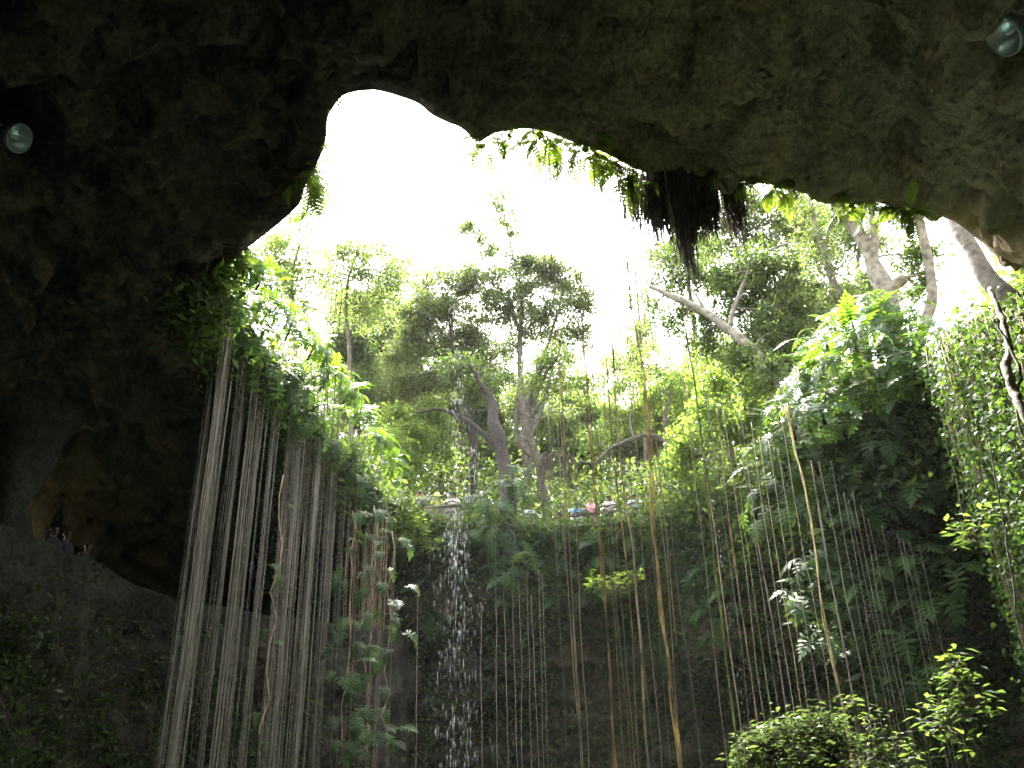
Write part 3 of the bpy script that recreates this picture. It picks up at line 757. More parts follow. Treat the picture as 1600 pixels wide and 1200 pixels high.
# ------------------------------------------------------------------ philodendrons: every leaf an object of its own
def philo_leaf(droop, fold, seed, pet=.55):
    rr = np.random.default_rng(seed)
    g = Geo()
    # petiole, rising then bending over
    pp = np.array([[0, 0, 0], [0, pet * .5, pet * .10], [0, pet, pet * .12]])
    g.add(*tube(pp, [.016, .012, .009], 3, cap=False))
    Lb = .62
    ts = np.linspace(0, 1, 7)
    a0 = math.radians(20 - droop * .4)
    P = [pp[-1]]; ang = []
    for i in range(1, 7):
        a = a0 - math.radians(droop) * (i / 6)
        P.append(P[-1] + np.array([0, math.cos(a), math.sin(a)]) * Lb / 6); ang.append(a)
    ang = [ang[0]] + ang
    P = np.array(P)

    def mid(t):
        i = min(int(t * 6), 5); f = t * 6 - i
        return P[i] * (1 - f) + P[i + 1] * f, ang[min(i + 1, 6)]
    wv = np.array([[[-.035 * (1 - t * .7), 0, .006], [.035 * (1 - t * .7), 0, .006]] for t in ts]) + P[:, None]
    k = np.arange(6)[:, None] * 2
    g.add(wv.reshape(-1, 3), np.hstack([k, k + 1, k + 3, k + 2]))
    for sx in (-1, 1):
        for i in range(7):
            t = .03 + i * .135
            p, a = mid(t)
            fw = np.array([0, math.cos(a), math.sin(a)]); nr = np.array([0, -math.sin(a), math.cos(a)])
            ln = Lb * (.42, .50, .49, .45, .38, .30, .22)[i] * rr.uniform(.85, 1.12)
            sp = math.radians((122, 98, 80, 66, 55, 45, 35)[i] + rr.normal() * 5)
            dr = np.array([sx, 0, 0]) * math.sin(sp) + fw * math.cos(sp)
            dr = dr * math.cos(fold) + nr * math.sin(fold)
            pr = np.cross(dr, nr); pr /= np.linalg.norm(pr)
            b0, b1 = p - fw * .030, p + fw * .030
            w = .032 * rr.uniform(.8, 1.2)
            m0, m1 = p + dr * ln * .6 - pr * w - nr * .01, p + dr * ln * .6 + pr * w - nr * .01
            if np.dot(m0 - m1, b0 - b1) < 0: m0, m1 = m1, m0
            tip = p + dr * ln - nr * ln * .16
            g.add(np.array([b0, b1, m1, m0, tip]), [np.array([[0, 1, 2, 3]]), np.array([[3, 2, 4]])])
    p, a = mid(1.0)
    fw = np.array([0, math.cos(a), math.sin(a)])
    q, _ = mid(.86)
    g.add(np.array([q - [.03, 0, 0], q + [.03, 0, 0], p + fw * .03 + [.035, 0, 0], p + fw * .13, p + fw * .03 - [.035, 0, 0]]), [np.array([[0, 1, 2, 3, 4]])])
    return g


PH = {}
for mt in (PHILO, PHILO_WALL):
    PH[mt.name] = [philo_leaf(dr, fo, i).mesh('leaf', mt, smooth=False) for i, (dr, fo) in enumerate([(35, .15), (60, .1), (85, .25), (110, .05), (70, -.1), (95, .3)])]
UP = Vector((0, 0, 1))


def leaf_fan(root, meshes, nrm, n, sc, name='leaf', spread=(25, 95), jit=.25, low=0.0, rngs=random):
    nrm = Vector(nrm).normalized()
    t1 = nrm.cross(UP)
    if t1.length < .2: t1 = Vector((1, 0, 0))
    t1.normalize(); t2 = t1.cross(nrm).normalized()
    for i in range(n):
        a = i * 2.39996 + rngs.uniform(-.3, .3)
        til = math.radians(rngs.uniform(*spread))
        d = (t1 * math.cos(a) + t2 * (math.sin(a) - low)) * math.sin(til) + nrm * math.cos(til)
        d.normalize()
        z = UP * .7 + nrm * .5; z = z - d * z.dot(d)
        if z.length < .15: z = nrm - d * nrm.dot(d)
        z.normalize()
        z = (z + t1 * rngs.uniform(-jit, jit)); z = (z - d * z.dot(d)).normalized()
        xx = d.cross(z)
        s = sc * rngs.uniform(.65, 1.25)
        mtx = Matrix((xx * s, d * s, z * s)).transposed().to_4x4()
        o = link(name, rngs.choice(meshes), root)
        mtx.translation = (t1 * rngs.uniform(-.25, .25) + t2 * rngs.uniform(-.25, .25)) * sc
        o.matrix_local = mtx


def stem_part(root, nrm, sc, mat):
    nrm = Vector(nrm).normalized()
    p0 = -nrm * .35 - UP * .25
    part('stem', Geo().add(*tube([Vector(root.location) + p0 * sc, Vector(root.location) - nrm * .1 * sc, Vector(root.location) + UP * .05], [.05 * sc, .045 * sc, .03 * sc], 6)), mat, root)


def tell_apart(items):
    """items: (px, label); labels that repeat get their place in the row"""
    out = []
    for px, lab in items:
        same = sorted(q for q, l_ in items if l_ == lab); n_ = len(same); k_ = same.index(px)
        if n_ == 1: out.append(lab); continue
        wd = {2: ['left one', 'right one'], 3: ['left one', 'middle one', 'right one']}.get(n_) or (['leftmost one', 'second from left', 'third from left', 'fourth from left', 'fifth from left', 'sixth from left', 'seventh from left'][:n_ - 1] + ['rightmost one'])
        out.append(lab + ', ' + wd[k_])
    return out


def philo(label, pos, nrm, n, sc, meshes, group):
    r = thing('philodendron', label, 'plant', tuple(pos), group)
    stem_part(r, nrm, sc, BARK_DARK)
    leaf_fan(r, meshes, nrm, n, sc)
    return r


LEFT_LAB = ['topmost split leaf plant under the rock lip at the left end', 'second split leaf plant below the left rock lip, glowing yellow green', 'third split leaf plant down the left rim edge', 'fourth split leaf plant down the left rim edge',
            'split leaf plant on the left rim behind the thin dark cords', 'sunlit split leaf plant half way along the left rim crest', 'split leaf plant on the left rim crest just past half way', 'split leaf plant on the left rim crest near the young pale tree',
            'split leaf plant on the left rim crest below the young pale tree', 'last split leaf plant of the left rim crest, above the watchers in white']
for (px, py, z), lab in zip([(378, 415, 13.2), (408, 440, 13.3), (418, 490, 13.3), (455, 515, 13.2), (490, 545, 13.1), (515, 585, 13.1), (545, 615, 13.1), (562, 655, 13.0), (592, 690, 12.8), (612, 728, 12.7)], LEFT_LAB):
    philo(lab, Wz(px, py, z), (.75, -.35, .65), 34, .66, PH[PHILO.name], 'split leaf plants along the left rim crest')
LEFT2 = ['dark split leaf plant hanging just above the brightest root bundle', 'dark split leaf plant between first and second root bundles', 'shaded split leaf plant hanging over the second root bundle', 'shaded split leaf plant above the narrow middle roots',
         'shaded split leaf plant with a brown dead leaf above the fourth root bundle', 'shaded split leaf plant above the fifth root bundle', 'shaded split leaf plant above the dim inner roots', 'split leaf plant at the low end of the left rim', 'shaded split leaf plant tucked under the left rim crest']
for (px, py, z), lab in zip([(362, 470, 12.4), (392, 530, 12.4), (415, 575, 12.3), (445, 610, 12.2), (478, 655, 12.1), (508, 695, 12.0), (545, 735, 11.9), (578, 775, 11.7), (470, 590, 12.6)], LEFT2):
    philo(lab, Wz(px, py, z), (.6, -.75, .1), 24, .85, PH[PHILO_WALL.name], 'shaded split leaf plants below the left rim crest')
# right hand slope
RIGHT = [(1258, 600), (1300, 560), (1335, 535), (1382, 545), (1425, 575), (1280, 635), (1325, 605), (1372, 590), (1415, 630), (1235, 665), (1305, 680), (1352, 650), (1395, 690), (1225, 730), (1270, 715), (1340, 730), (1385, 790), (1330, 810), (1400, 870), (1290, 790), (1430, 740), (1440, 940), (1350, 900), (1215, 800), (1275, 935), (1310, 985), (1375, 1010), (1425, 1060), (1470, 880), (1300, 870), (1405, 950)]
RLAB = []
for px, py in RIGHT:
    row = ('crest', 'upper part', 'middle', 'dark hollow')[0 if py < 580 else 1 if py < 670 else 2 if py < 760 else 3]
    where = ('under the leaning trunk' if px < 1262 else 'left of the forked tree' if px < 1330 else 'below the forked tree' if px < 1400 else 'beside the ivy')
    RLAB.append((px, 'split leaf plant, %s of right bank %s' % (row, where)))
RTXT = tell_apart(RLAB)
for k, (px, py) in enumerate(RIGHT):
    p, n = hit(px, py)
    h = 25.5 - .6 * (k % 3)
    if p is not None:
        hh = math.hypot(p.x, p.y); h = min(hh - .3, 27)
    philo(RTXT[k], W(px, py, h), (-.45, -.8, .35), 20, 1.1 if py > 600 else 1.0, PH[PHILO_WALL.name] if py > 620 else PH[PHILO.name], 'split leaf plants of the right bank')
for (px, py, h, n, lab) in [(1392, 520, 25.9, 20, 'climbing split leaf plant wrapped round the foot of the forked tree'), (1362, 505, 26.0, 16, 'split leaf plant standing left of the foot of the forked tree'), (1425, 520, 25.9, 18, 'split leaf plant between the feet of the forked and curved trunks'),
                            (1385, 485, 26.2, 12, 'small split leaf climber highest on the forked trunk'), (1330, 510, 26.6, 16, 'split leaf plant under the greyish pale trunk'), (1290, 530, 26.8, 16, 'split leaf plant at the crest between leaning and greyish trunks'), (1450, 545, 25.4, 16, 'split leaf plant hiding the foot of the curved trunk')]:
    philo(lab, W(px, py, h), (-.3, -.8, .5), n, 1.0, PH[PHILO.name], 'split leaf plants round the tree feet on the right')
# far wall under the watchers
FAR = [(690, 845), (742, 832), (762, 795), (800, 770), (786, 832), (808, 848), (775, 872), (840, 870), (800, 905), (880, 905), (905, 860), (945, 880), (990, 842), (1010, 890), (1055, 850), (1085, 890), (1040, 945), (1105, 815), (1130, 850), (1155, 775), (1185, 715), (1195, 770), (1170, 850), (1110, 975), (1150, 1010), (1062, 1010), (650, 800), (860, 835), (930, 835), (1150, 930), (715, 905), (862, 935), (925, 930), (1000, 965), (775, 945), (965, 985), (1120, 915), (690, 960)]
FLAB = []
for px, py in FAR:
    where = ('beside the falling water' if px < 745 else 'at the dark middle trunk' if px < 835 else 'below the blue shirted watcher' if px < 930 else 'below the right watchers' if px < 1045 else 'left of the mossy vine' if px < 1108 else 'right of the mossy vine')
    FLAB.append((px, 'split leaf plant %s %s' % ('high on the far wall' if py < 800 else 'on the far wall' if py < 860 else 'lower on the far wall', where)))
FTXT = tell_apart(FLAB)
for k, (px, py) in enumerate(FAR):
    p, n = hit(px, py)
    if p is None: p, n = W(px, py, 34.2), Vector((0, -1, .2))
    if px in (762, 800, 786): p = W(px, py, 33.6)
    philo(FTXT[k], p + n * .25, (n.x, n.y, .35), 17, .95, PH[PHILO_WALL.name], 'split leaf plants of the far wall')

# climbing split-leaf vines among the dim roots at left
for k, (px, y0, y1, lab) in enumerate([(555, 800, 1180, 'split leaf climber dangling down the left edge of the brown roots'), (585, 790, 1190, 'split leaf climber in the middle of the brown roots'), (612, 830, 1190, 'split leaf climber on the right edge of the brown roots'), (445, 740, 1180, 'sparse climber with a few bright leaves on the fourth root bundle')]):
    h = (28.3, 28.8, 29.3, 24.3)[k]
    top = W(px, y0, h); bot = W(px + (px - 710) / 3000 * (y1 - y0), y1, h)
    r = thing('climbing_philodendron', lab, 'plant', tuple(top), 'climbers among the left roots')
    pts = [top.lerp(bot, t) + Vector((random.uniform(-.12, .12), random.uniform(-.1, .1), 0)) for t in np.linspace(0, 1, 12)]
    part('stem', Geo().add(*tube(pts, .018, 5)), ROOT_BROWN, r)
    for j in range(8 if k == 3 else 27):
        q = top.lerp(bot, random.uniform(.02, 1)) + Vector((random.uniform(-.35, .35), -.1, 0))
        d = Vector((random.uniform(-.4, 1.0), -.7, random.uniform(-.5, .3))).normalized()
        z = UP + Vector((.3, -.8, 0)); z = (z - d * z.dot(d)).normalized(); s = random.uniform(.55, 1.0) * (.6 if k == 3 else 1)
        mt = Matrix((d.cross(z) * s, d * s, z * s)).transposed().to_4x4(); mt.translation = q - top
        link('leaf', random.choice(PH[PHILO_WALL.name]), r).matrix_local = mt

# ------------------------------------------------------------------ ferns at the lip
def frond(droop, seed, n=13):
    g = Geo()
    P = [np.zeros(3)]; a = math.radians(28)
    A = []
    for i in range(n):
        a -= math.radians(droop) / n
        P.append(P[-1] + np.array([0, math.cos(a), math.sin(a)]) / n); A.append(a)
    P = np.array(P)
    g.add(*tube(P, np.linspace(.012, .004, len(P)), 3, cap=False))
    for i in range(1, n):
        w = .20 * math.sin(math.pi * min(1, (i + 1.2) / n) ** .8) + .03
        fw = np.array([0, math.cos(A[i]), math.sin(A[i])])
        for sx in (-1, 1):
            dr = np.array([sx, 0, -.35]) + fw * .45
            p = P[i]
            g.add(np.array([p - fw * .03, p + dr * w * .55 - fw * .012, p + dr * w, p + dr * w * .5 + fw * .042, p + fw * .03]), [np.array([[0, 1, 2, 3, 4]])])
    return g


FR = [frond(dr, i).mesh('frond', FERN) for i, dr in enumerate([95, 130, 115, 145, 80])]


def fern(label, pos, n, sc, group=None, nrm=(0, -.3, -.4), spread=(40, 100)):
    r = thing('hanging_fern', label, 'fern', tuple(pos), group)
    part('rootstock', Geo().add(*ellipsoid(pos, (.09 * sc, .09 * sc, .07 * sc), 8, 6)), ROOT_DARK, r)
    leaf_fan(r, FR, nrm, n, sc, 'frond', spread)
    return r


for (px, py, n, sc, lab) in [(752, 232, 12, .55, 'small drooping fern on the rock knob at the lip'), (795, 215, 10, .4, 'tiny fern right of the rock knob'), (845, 214, 18, .62, 'first of the bright ferns hanging under the lip'), (872, 236, 16, .55, 'fern between the two bright lip ferns'),
                             (915, 238, 18, .62, 'yellow green sunlit fern under the lip left of the root mass'), (950, 262, 18, .6, 'shaded fern touching the hanging root mass'), (985, 292, 14, .55, 'dark fern on the left flank of the root mass'), (1122, 288, 12, .5, 'bright fern right of the hanging root mass'),
                             (1160, 292, 10, .4, 'small fern under the lip above the leafy tree'), (1212, 296, 14, .45, 'yellow tinged fern under the lip above the pale trunks'), (1240, 303, 12, .4, 'small dark fern right of the yellow tinged one'), (1330, 325, 14, .55, 'dark fern hanging over the forked tree'), (1395, 330, 12, .5, 'ragged fern hanging between forked and curved trunks'), (1420, 338, 10, .4, 'small fern left of the curved trunk'),
                             (484, 285, 14, .7, 'fern drooping from the left side of the lip'), (505, 222, 8, .3, 'tiny fern high on the left side of the lip'), (528, 168, 8, .25, 'tiny fern at the top left corner of the opening'), (372, 405, 12, .6, 'fern at the left end of the lip over the root bundles')]:
    q = ray(px, py); loc, n_, i_, _ = bvh.ray_cast(Vector((0, 0, 0)), ray(px, py - 12))
    h = math.hypot(loc.x, loc.y) + .25 if loc is not None and loc.y < 22 else 15.5
    fern(lab, W(px, py - 4, h), int(n * 1.6), sc * 1.3, 'ferns hanging from the lip')
# big drooping leaves left of the opening
r = thing('drooping_plant', 'plant with long drooping leaves sticking out from the left side of the lip', 'plant', tuple(W(468, 300, 17.0)))
stem_part(r, (1, -.2, .2), .7, BARK_DARK)
leaf_fan(r, PH[PHILO.name], (1, -.3, .1), 16, .72, spread=(10, 80))

# ------------------------------------------------------------------ leafy stuff nobody could count
def leaf_mass(name, label, P, size, mat, shape=LEAF2, up=.45, cat='foliage', sig=None):
    n = len(P)
    o = link(name, Geo().add(*scatter(*shape, P, rand_rot(n, up), size * (.55 + .9 * NPR.random(n)))).mesh(name, mat))
    return tag(o, label, cat, kind='stuff')


def along_rim(i0, i1, n, dr, dz, clump=.45, per=14):
    """clumped points above the rim between control point fractions"""
    k = NPR.uniform(i0, i1, n // per) % NR
    k = k.astype(int)
    q = RIM[k].copy()
    d = NPR.uniform(dr[0], dr[1], len(k))
    q[:, :2] += kout[k] * d[:, None]
    q[:, 2] += NPR.uniform(dz[0], dz[1], len(k))
    return np.repeat(q, per, 0) + NPR.normal(size=(len(k) * per, 3)) * clump * np.array([1, 1, .7])


i_r = 36 * 10; i_far0 = 41 * 10; i_far1 = 46 * 10; i_left = 47 * 10
P = np.vstack([along_rim(i_far0, i_far1 + 10, 16000, (3.5, 11), (.2, 4.2)), along_rim(i_far0, i_far1 + 10, 12000, (2.2, 7), (.0, 1.4)), along_rim(i_far0 - 10, i_far1 + 14, 16000, (9, 17), (1.5, 7.0), .6)])
leaf_mass('undergrowth', 'sunlit and shaded bushes filling the wood floor behind the watchers', P, .26, UNDER)
fw = []
while len(fw) < 4600:
    px, py = NPR.uniform(430, 1330), NPR.uniform(430, 800)
    edge = np.interp(px, [430, 540, 640, 760, 860, 930, 980, 1050, 1200, 1330], [520, 520, 500, 560, 590, 625, 640, 600, 520, 480]) + 40 * float(vnoise(np.array([[px / 45., 1, 1]]), 8)[0])
    if py < edge: continue
    hole = float(fbm(np.array([[px / 38., py / 38., 4.]]), 2, 14)[0])
    if hole > .34 and py < 660: continue
    fw.append(W(px, py, NPR.uniform(54, 64)))
fw = np.array([tuple(v) for v in fw])
leaf_mass('far_wood', 'distant wood closing the view behind the rim trees', np.repeat(fw, 16, 0) + NPR.normal(size=(len(fw) * 16, 3)) * .5, .38, LEAF_TREE)
P = np.vstack([along_rim(i_far0 - 12, i_far1 + 14, 15000, (-.35, 1.5), (-1.0, .12), .22), along_rim(i_far0 - 12, i_far0 + 14, 5000, (-.2, 1.9), (-.3, .75), .3)])
leaf_mass('rim_undergrowth', 'low leaves spilling over the far rim under the watchers', P, .22, UNDER)
P = np.vstack([along_rim(i_left, i_left + 68, 7000, (-.1, 2.5), (-.3, 1.0), .35), along_rim(i_left, i_left + 68, 4500, (0, .9), (-1.6, .1), .3)])
leaf_mass('rim_foliage', 'tangled leaves and creepers over the left rim', P, .24, UNDER)
P = np.vstack([along_rim(i_r + 10, i_far0 + 6, 9000, (-.2, 2.5), (-.4, .9), .4), along_rim(i_r + 10, i_far0 + 6, 8000, (.0, 1.0), (-3, .1), .4)])
leaf_mass('bank_foliage', 'tangled leaves between the split leaf plants of the right bank', P, .26, UNDER)


def wall_points(n, inside, off=(.05, .5), per=16, clump=.28):
    out = []
    while len(out) < n // per:
        px, py = NPR.uniform(400, 1600), NPR.uniform(600, 1230)
        if NPR.random() > inside(px, py): continue
        p, nn = hit(px, py)
        if p is None: continue
        out.append(p + nn * NPR.uniform(*off))
    q = np.array([tuple(v) for v in out])
    return np.repeat(q, per, 0) + NPR.normal(size=(len(q) * per, 3)) * clump


def cover(px, py):
    edge = np.interp(px, [540, 620, 700, 760, 830, 930, 1000, 1080, 1200, 1300, 1600], [1230, 1000, 930, 930, 950, 930, 1010, 1100, 1180, 1230, 1230])
    nz = float(fbm(np.array([[px / 60., py / 60., 2.]]), 3, 9)[0])
    return max(.30 + .4 * (nz > .0), 1.0 if py < edge + 60 * nz else 0)


leaf_mass('wall_foliage', 'ferns and creepers covering the upper far wall of the sinkhole', wall_points(85000, cover, (.05, .8)), .19, UNDER)
# small ferny leaves on the rock under the stair parapet
q = []
while len(q) < 520:
    px, py = NPR.uniform(-60, 560), NPR.uniform(880, 1230)
    loc, n_, i_, _ = lb.ray_cast(Vector((0, 0, 0)), ray(px, py))
    if loc is None: continue
    if n_.dot(ray(px, py)) > 0: n_ = -n_
    dens = sstep(940, 1080, py + .25 * (500 - px) - 60 + 60 * float(fbm(np.array([[px / 50, py / 50, 0]]), 2, 4)[0]))
    if NPR.random() > dens * .95 + .03: continue
    q.append(loc + n_ * NPR.uniform(.03, .25))
q = np.array([tuple(v) for v in q])
leaf_mass('ledge_foliage', 'dark ferny leaves hanging on the rock below the stair parapet', np.repeat(q, 13, 0) + NPR.normal(size=(len(q) * 13, 3)) * .20, .17, LEAF_DARK, up=.2)

# ivy curtain at the right
iv, st = [], Geo()
for k in range(150):
    s = NPR.random() ** .9; deep = .9 * (k % 3 == 0)
    px, py, h = 1452 + 185 * s + NPR.normal() * 5, 535 - 75 * s + NPR.normal() * 10, 22.5 - 6.5 * s + NPR.normal() * .3 + deep
    top = np.array(W(px, py, h)); L = 13.5 * NPR.uniform(.55, 1.05)
    if s < .12: L *= .45
    if .25 < s < .5: L *= NPR.uniform(.5, .9)
    n = int(L * 34)
    z = NPR.random(n)
    thin = NPR.random(n) < (.9 - .5 * sstep(.45, .95, z) * (vnoise(np.full((n, 3), k * .37)) > -.2))
    z = z[thin]; n = len(z)
    wob = .16 * np.stack([vnoise(np.stack([z * L * .5, np.full(n, k), np.zeros(n)], 1), 4), vnoise(np.stack([z * L * .5, np.full(n, k), np.zeros(n) + 9], 1), 4)], 1)
    P = top + np.stack([wob[:, 0], wob[:, 1], -z * L], 1) + NPR.normal(size=(n, 3)) * .15
    iv.append(P)
    pts = [top + np.array([NPR.normal() * .05, NPR.normal() * .05, -t * L]) for t in np.linspace(0, 1, 8)]
    st.add(*tube(pts, .014, 4))
P = np.vstack(iv)
R = rand_rot(len(P), .1)
to = np.array([-.45, -.6, .55]) + .55 * RNG.normal(size=(len(P), 3)); to /= np.linalg.norm(to, axis=1)[:, None]
dn = np.array([0, 0, -1]) + .4 * RNG.normal(size=(len(P), 3)); dn -= (dn * to).sum(1)[:, None] * to; dn /= np.linalg.norm(dn, axis=1)[:, None]
R = np.stack([np.cross(dn, to), dn, to], -1)
ivy = link('ivy_curtain', Geo().add(*scatter(*IVYL, P, R, .105 * (.55 + .8 * NPR.random(len(P))))).mesh('ivy_curtain', IVY))
tag(ivy, 'dense curtain of small ivy leaves hanging down the right side', 'ivy', kind='stuff')
s_ = link('ivy_stem', st.mesh('ivy_stem', ROOT_BROWN), ivy); s_['kind'] = 'stuff'
P = along_rim(i_r - 20, i_r + 22, 4500, (-.5, 1.8), (-.6, .9), .35)
leaf_mass('corner_foliage', 'broad light leaves above the ivy curtain under the right lip', P, .3, LEAF_LIME)

# ------------------------------------------------------------------ hanging roots and vines
def vert_x(x800, y):              # where a plumb line that crosses y = 800 at x800 is at height y
    return 710 + (x800 - 710) * (y + 2263) / 3063.0


def root_mesh(mat, seed, wav=2.6, n=22):
    """unit length, unit radius strand hanging along -Z: horizontal rings, so it can be stretched freely"""
    rr = np.random.default_rng(seed)
    t = np.linspace(0, 1, n)
    w = np.cumsum(rr.normal(size=(n, 2)), 0) * wav * .3
    w -= t[:, None] * w[-1] * .7; w -= w[0]
    rad = np.linspace(1.1, .7, n) * (.8 + .4 * rr.random(n))
    th = np.arange(4) * math.pi / 2
    V = np.stack([w[:, 0:1] + rad[:, None] * np.cos(th), w[:, 1:2] + rad[:, None] * np.sin(th), np.repeat(-t[:, None], 4, 1)], -1).reshape(-1, 3)
    i = np.arange(n - 1)[:, None] * 4; j = np.arange(4)[None]; j2 = (j + 1) % 4
    return Geo().add(V, np.stack([i + j, i + n * 0 + j2, i + 4 + j2, i + 4 + j], -1).reshape(-1, 4)).mesh('hanging_root', mat, smooth=True)


RM = {mt.name: [root_mesh(mt, 60 + i) for i in range(6)] for mt in (ROOT_PALE, ROOT_GREY, ROOT_BROWN, ROOT_DARK)}
hair = Geo()
BUN = [  # x range at y 800, top y range, z of the hold, count, hair count, radius, material, label
    (297, 312, 520, 640, 12.2, 10, 16, .009, ROOT_GREY, 'thin grey root at the outer left edge of the root curtain'),
    (312, 338, 455, 600, 12.4, 34, 60, .012, ROOT_PALE, 'thin pale root in the leftmost and brightest hanging bundle'),
    (343, 366, 500, 600, 12.4, 10, 16, .009, ROOT_GREY, 'thin root in the gap right of the brightest bundle'),
    (372, 398, 560, 640, 12.2, 30, 46, .011, ROOT_PALE, 'thin pale root in the second hanging bundle from the left'),
    (403, 424, 600, 660, 12.1, 14, 20, .010, ROOT_GREY, 'thin root in the loose strands between second and fourth bundle'),
    (438, 472, 650, 700, 11.9, 42, 70, .011, ROOT_PALE, 'thin pale root in the broad bundle under the middle of the left rim'),
    (476, 503, 690, 730, 11.7, 26, 30, .011, ROOT_PALE, 'thin root in the bundle just right of the broad one'),
    (507, 540, 735, 780, 11.5, 28, 36, .012, ROOT_GREY, 'dim root in the inner bundle near the split leaf climbers'),
    (545, 622, 755, 850, 11.4, 46, 60, .017, ROOT_BROWN, 'brownish root among the split leaf climbers left of the falling water'),
]
for (x0, x1, y0, y1, zt, n, nh, rad, mt, lab) in BUN:
    cen = random.uniform(.35, .65)
    nh = int(nh * .3)
    for k in range(n + nh):
        f = random.random() if random.random() < .62 else min(1, max(0, random.gauss(cen, .12)))
        xx = x0 + (x1 - x0) * f
        yy = y0 + (y1 - y0) * min(1, max(0, f * .5 + random.uniform(0, .6)))
        p = Wz(vert_x(xx, yy), yy, zt + random.uniform(-.25, .25))
        L = p.z + random.choice([4, 3, 2, random.uniform(-4, 1)])
        if k < n:
            o = link('hanging_root', random.choice(RM[mt.name]), None, p + Vector((0, 0, .35)))
            rr = rad * random.choice([.22, .26, .32, .42, .75])
            o.scale = (rr, rr, L); o.rotation_euler[2] = random.uniform(0, 6.28)
            tag(o, lab, 'root', lab.replace('thin pale root', 'pale roots').replace('thin grey root', 'grey roots').replace('thin root', 'roots').replace('dim root', 'dim roots').replace('brownish root', 'brownish roots'))
        else:
            w = NPR.normal(size=(9, 2)) * .025
            pts = [(p.x + w[i, 0], p.y + w[i, 1], p.z + .3 - L * t) for i, t in enumerate(np.linspace(0, 1, 9))]
            hair.add(*tube(pts, rad * .3, 3, cap=False))
tag(link('root_hair', hair.mesh('root_hair', ROOT_GREY)), 'fine hair roots filling the hanging curtain on the left', 'roots', kind='stuff')


def vine(label, x800, ytop, h, r, mat, strands=2, zbot=-3.5, wav=.012, ybot=None, widen=0., group='vines hanging in the middle of the shaft', nm='hanging_vine'):
    xt = vert_x(x800, ytop)
    top = W(xt, ytop, h); r = max(r * .52, .0075)
    # hang it from the rock if there is rock above
    loc, n_, i_, _ = bvh.ray_cast(top, Vector((0, 0, 1)), 12)
    if ytop < 430 and loc is not None: top = loc + Vector((0, 0, .15))
    if ybot is not None: zbot = W(vert_x(x800, ybot), ybot, h).z
    L = top.z - zbot
    rt = thing(nm, label, 'vine', tuple(top), group)
    rr = np.random.default_rng(int(x800 * 7 + h))
    nn = int(L / .22)
    t = np.linspace(0, 1, nn)
    common = np.stack([vnoise(np.stack([t * L * .35, np.full(nn, x800), np.zeros(nn)], 1), 1), vnoise(np.stack([t * L * .35, np.full(nn, x800), np.zeros(nn) + 5], 1), 1)], 1) * .05
    for s in range(strands):
        ph, tw = rr.uniform(0, 6.28), rr.uniform(.5, 1.6)
        rs = r * rr.uniform(.55, 1.0) * (1 if s else 1.1)
        off = (r * .9 * (strands > 1) * (1 + widen * t * 2))[:, None] * np.stack([np.cos(ph + tw * t * L), np.sin(ph + tw * t * L)], 1) * rr.uniform(.6, 1.4)
        jit = np.stack([vnoise(np.stack([t * L * 1.4, np.full(nn, s * 3.1), np.full(nn, x800)], 1), 2 + s), vnoise(np.stack([t * L * 1.4, np.full(nn, s * 3.1 + 9), np.full(nn, x800)], 1), 2 + s)], 1) * wav
        P = np.stack([top.x + common[:, 0] + off[:, 0] + jit[:, 0], top.y + common[:, 1] + off[:, 1] + jit[:, 1], top.z - t * L], 1)
        part('strand', Geo().add(*tube(P, rs * (.75 + .4 * rr.random(nn)) * ((.55 + .6 * t) if widen > .3 else 1), 5)), mat, rt)
    return rt


vine('thin pale pair member left of the thick brown vine', 887, 236, 14.5, .010, ROOT_TAN, 1)
vine('second thin pale vine just left of the thick brown one', 893, 238, 14.5, .012, ROOT_TAN, 2)
vine('thick brown rope of twisted vines nearest the blue shirted watcher', 937, 245, 14.9, .021, ROOT_BROWN, 4, wav=.03, widen=.4)
vine('single thin vine just right of the thick brown rope', 956, 250, 15.2, .011, ROOT_BROWN, 1)
vine('thin brown vine left of the pale double vine', 971, 255, 15.2, .014, ROOT_BROWN, 2)
vine('pale double vine with a reddish lower part', 982, 262, 15.2, .017, ROOT_TAN, 3, wav=.02)
vine('brown vine that thickens into a golden rope at the bottom', 1023, 262, 15.3, .018, ROOT_GOLD, 6, wav=.03, widen=.8)
vine('thin vine that joins the golden rope from the right', 1036, 275, 15.5, .012, ROOT_BROWN, 1, ybot=1010)
vine('bright mossy green vine below the hanging root mass', 1110, 400, 15.6, .020, ROOT_MOSS, 3, wav=.02)
vine('whitish strand running down beside the mossy green vine', 1113, 400, 15.7, .011, ROOT_TAN, 2)
vine('thin brown vine right of the mossy green one', 1141, 640, 20, .014, ROOT_BROWN, 2)
vine('yellow green vine ending behind the sunlit shrub', 1162, 700, 20, .016, ROOT_MOSS, 2)
vine('brown vine second from the yellow green one', 1180, 640, 21, .020, ROOT_GREY, 2)
vine('straight yellowish vine above the left part of the sunlit shrub', 1206, 680, 21, .016, ROOT_GOLD, 1)
vine('thin straight vine above the middle of the sunlit shrub', 1216, 690, 21, .015, ROOT_TAN, 1)
vine('long golden vine hanging from the crest of the right bank', 1262, 630, 24, .036, ROOT_GOLD, 3, wav=.03)
vine('grey vine right of the long golden one', 1280, 720, 25, .024, ROOT_GREY, 2)
vine('second grey vine right of the long golden one', 1298, 720, 25, .024, ROOT_GREY, 2)
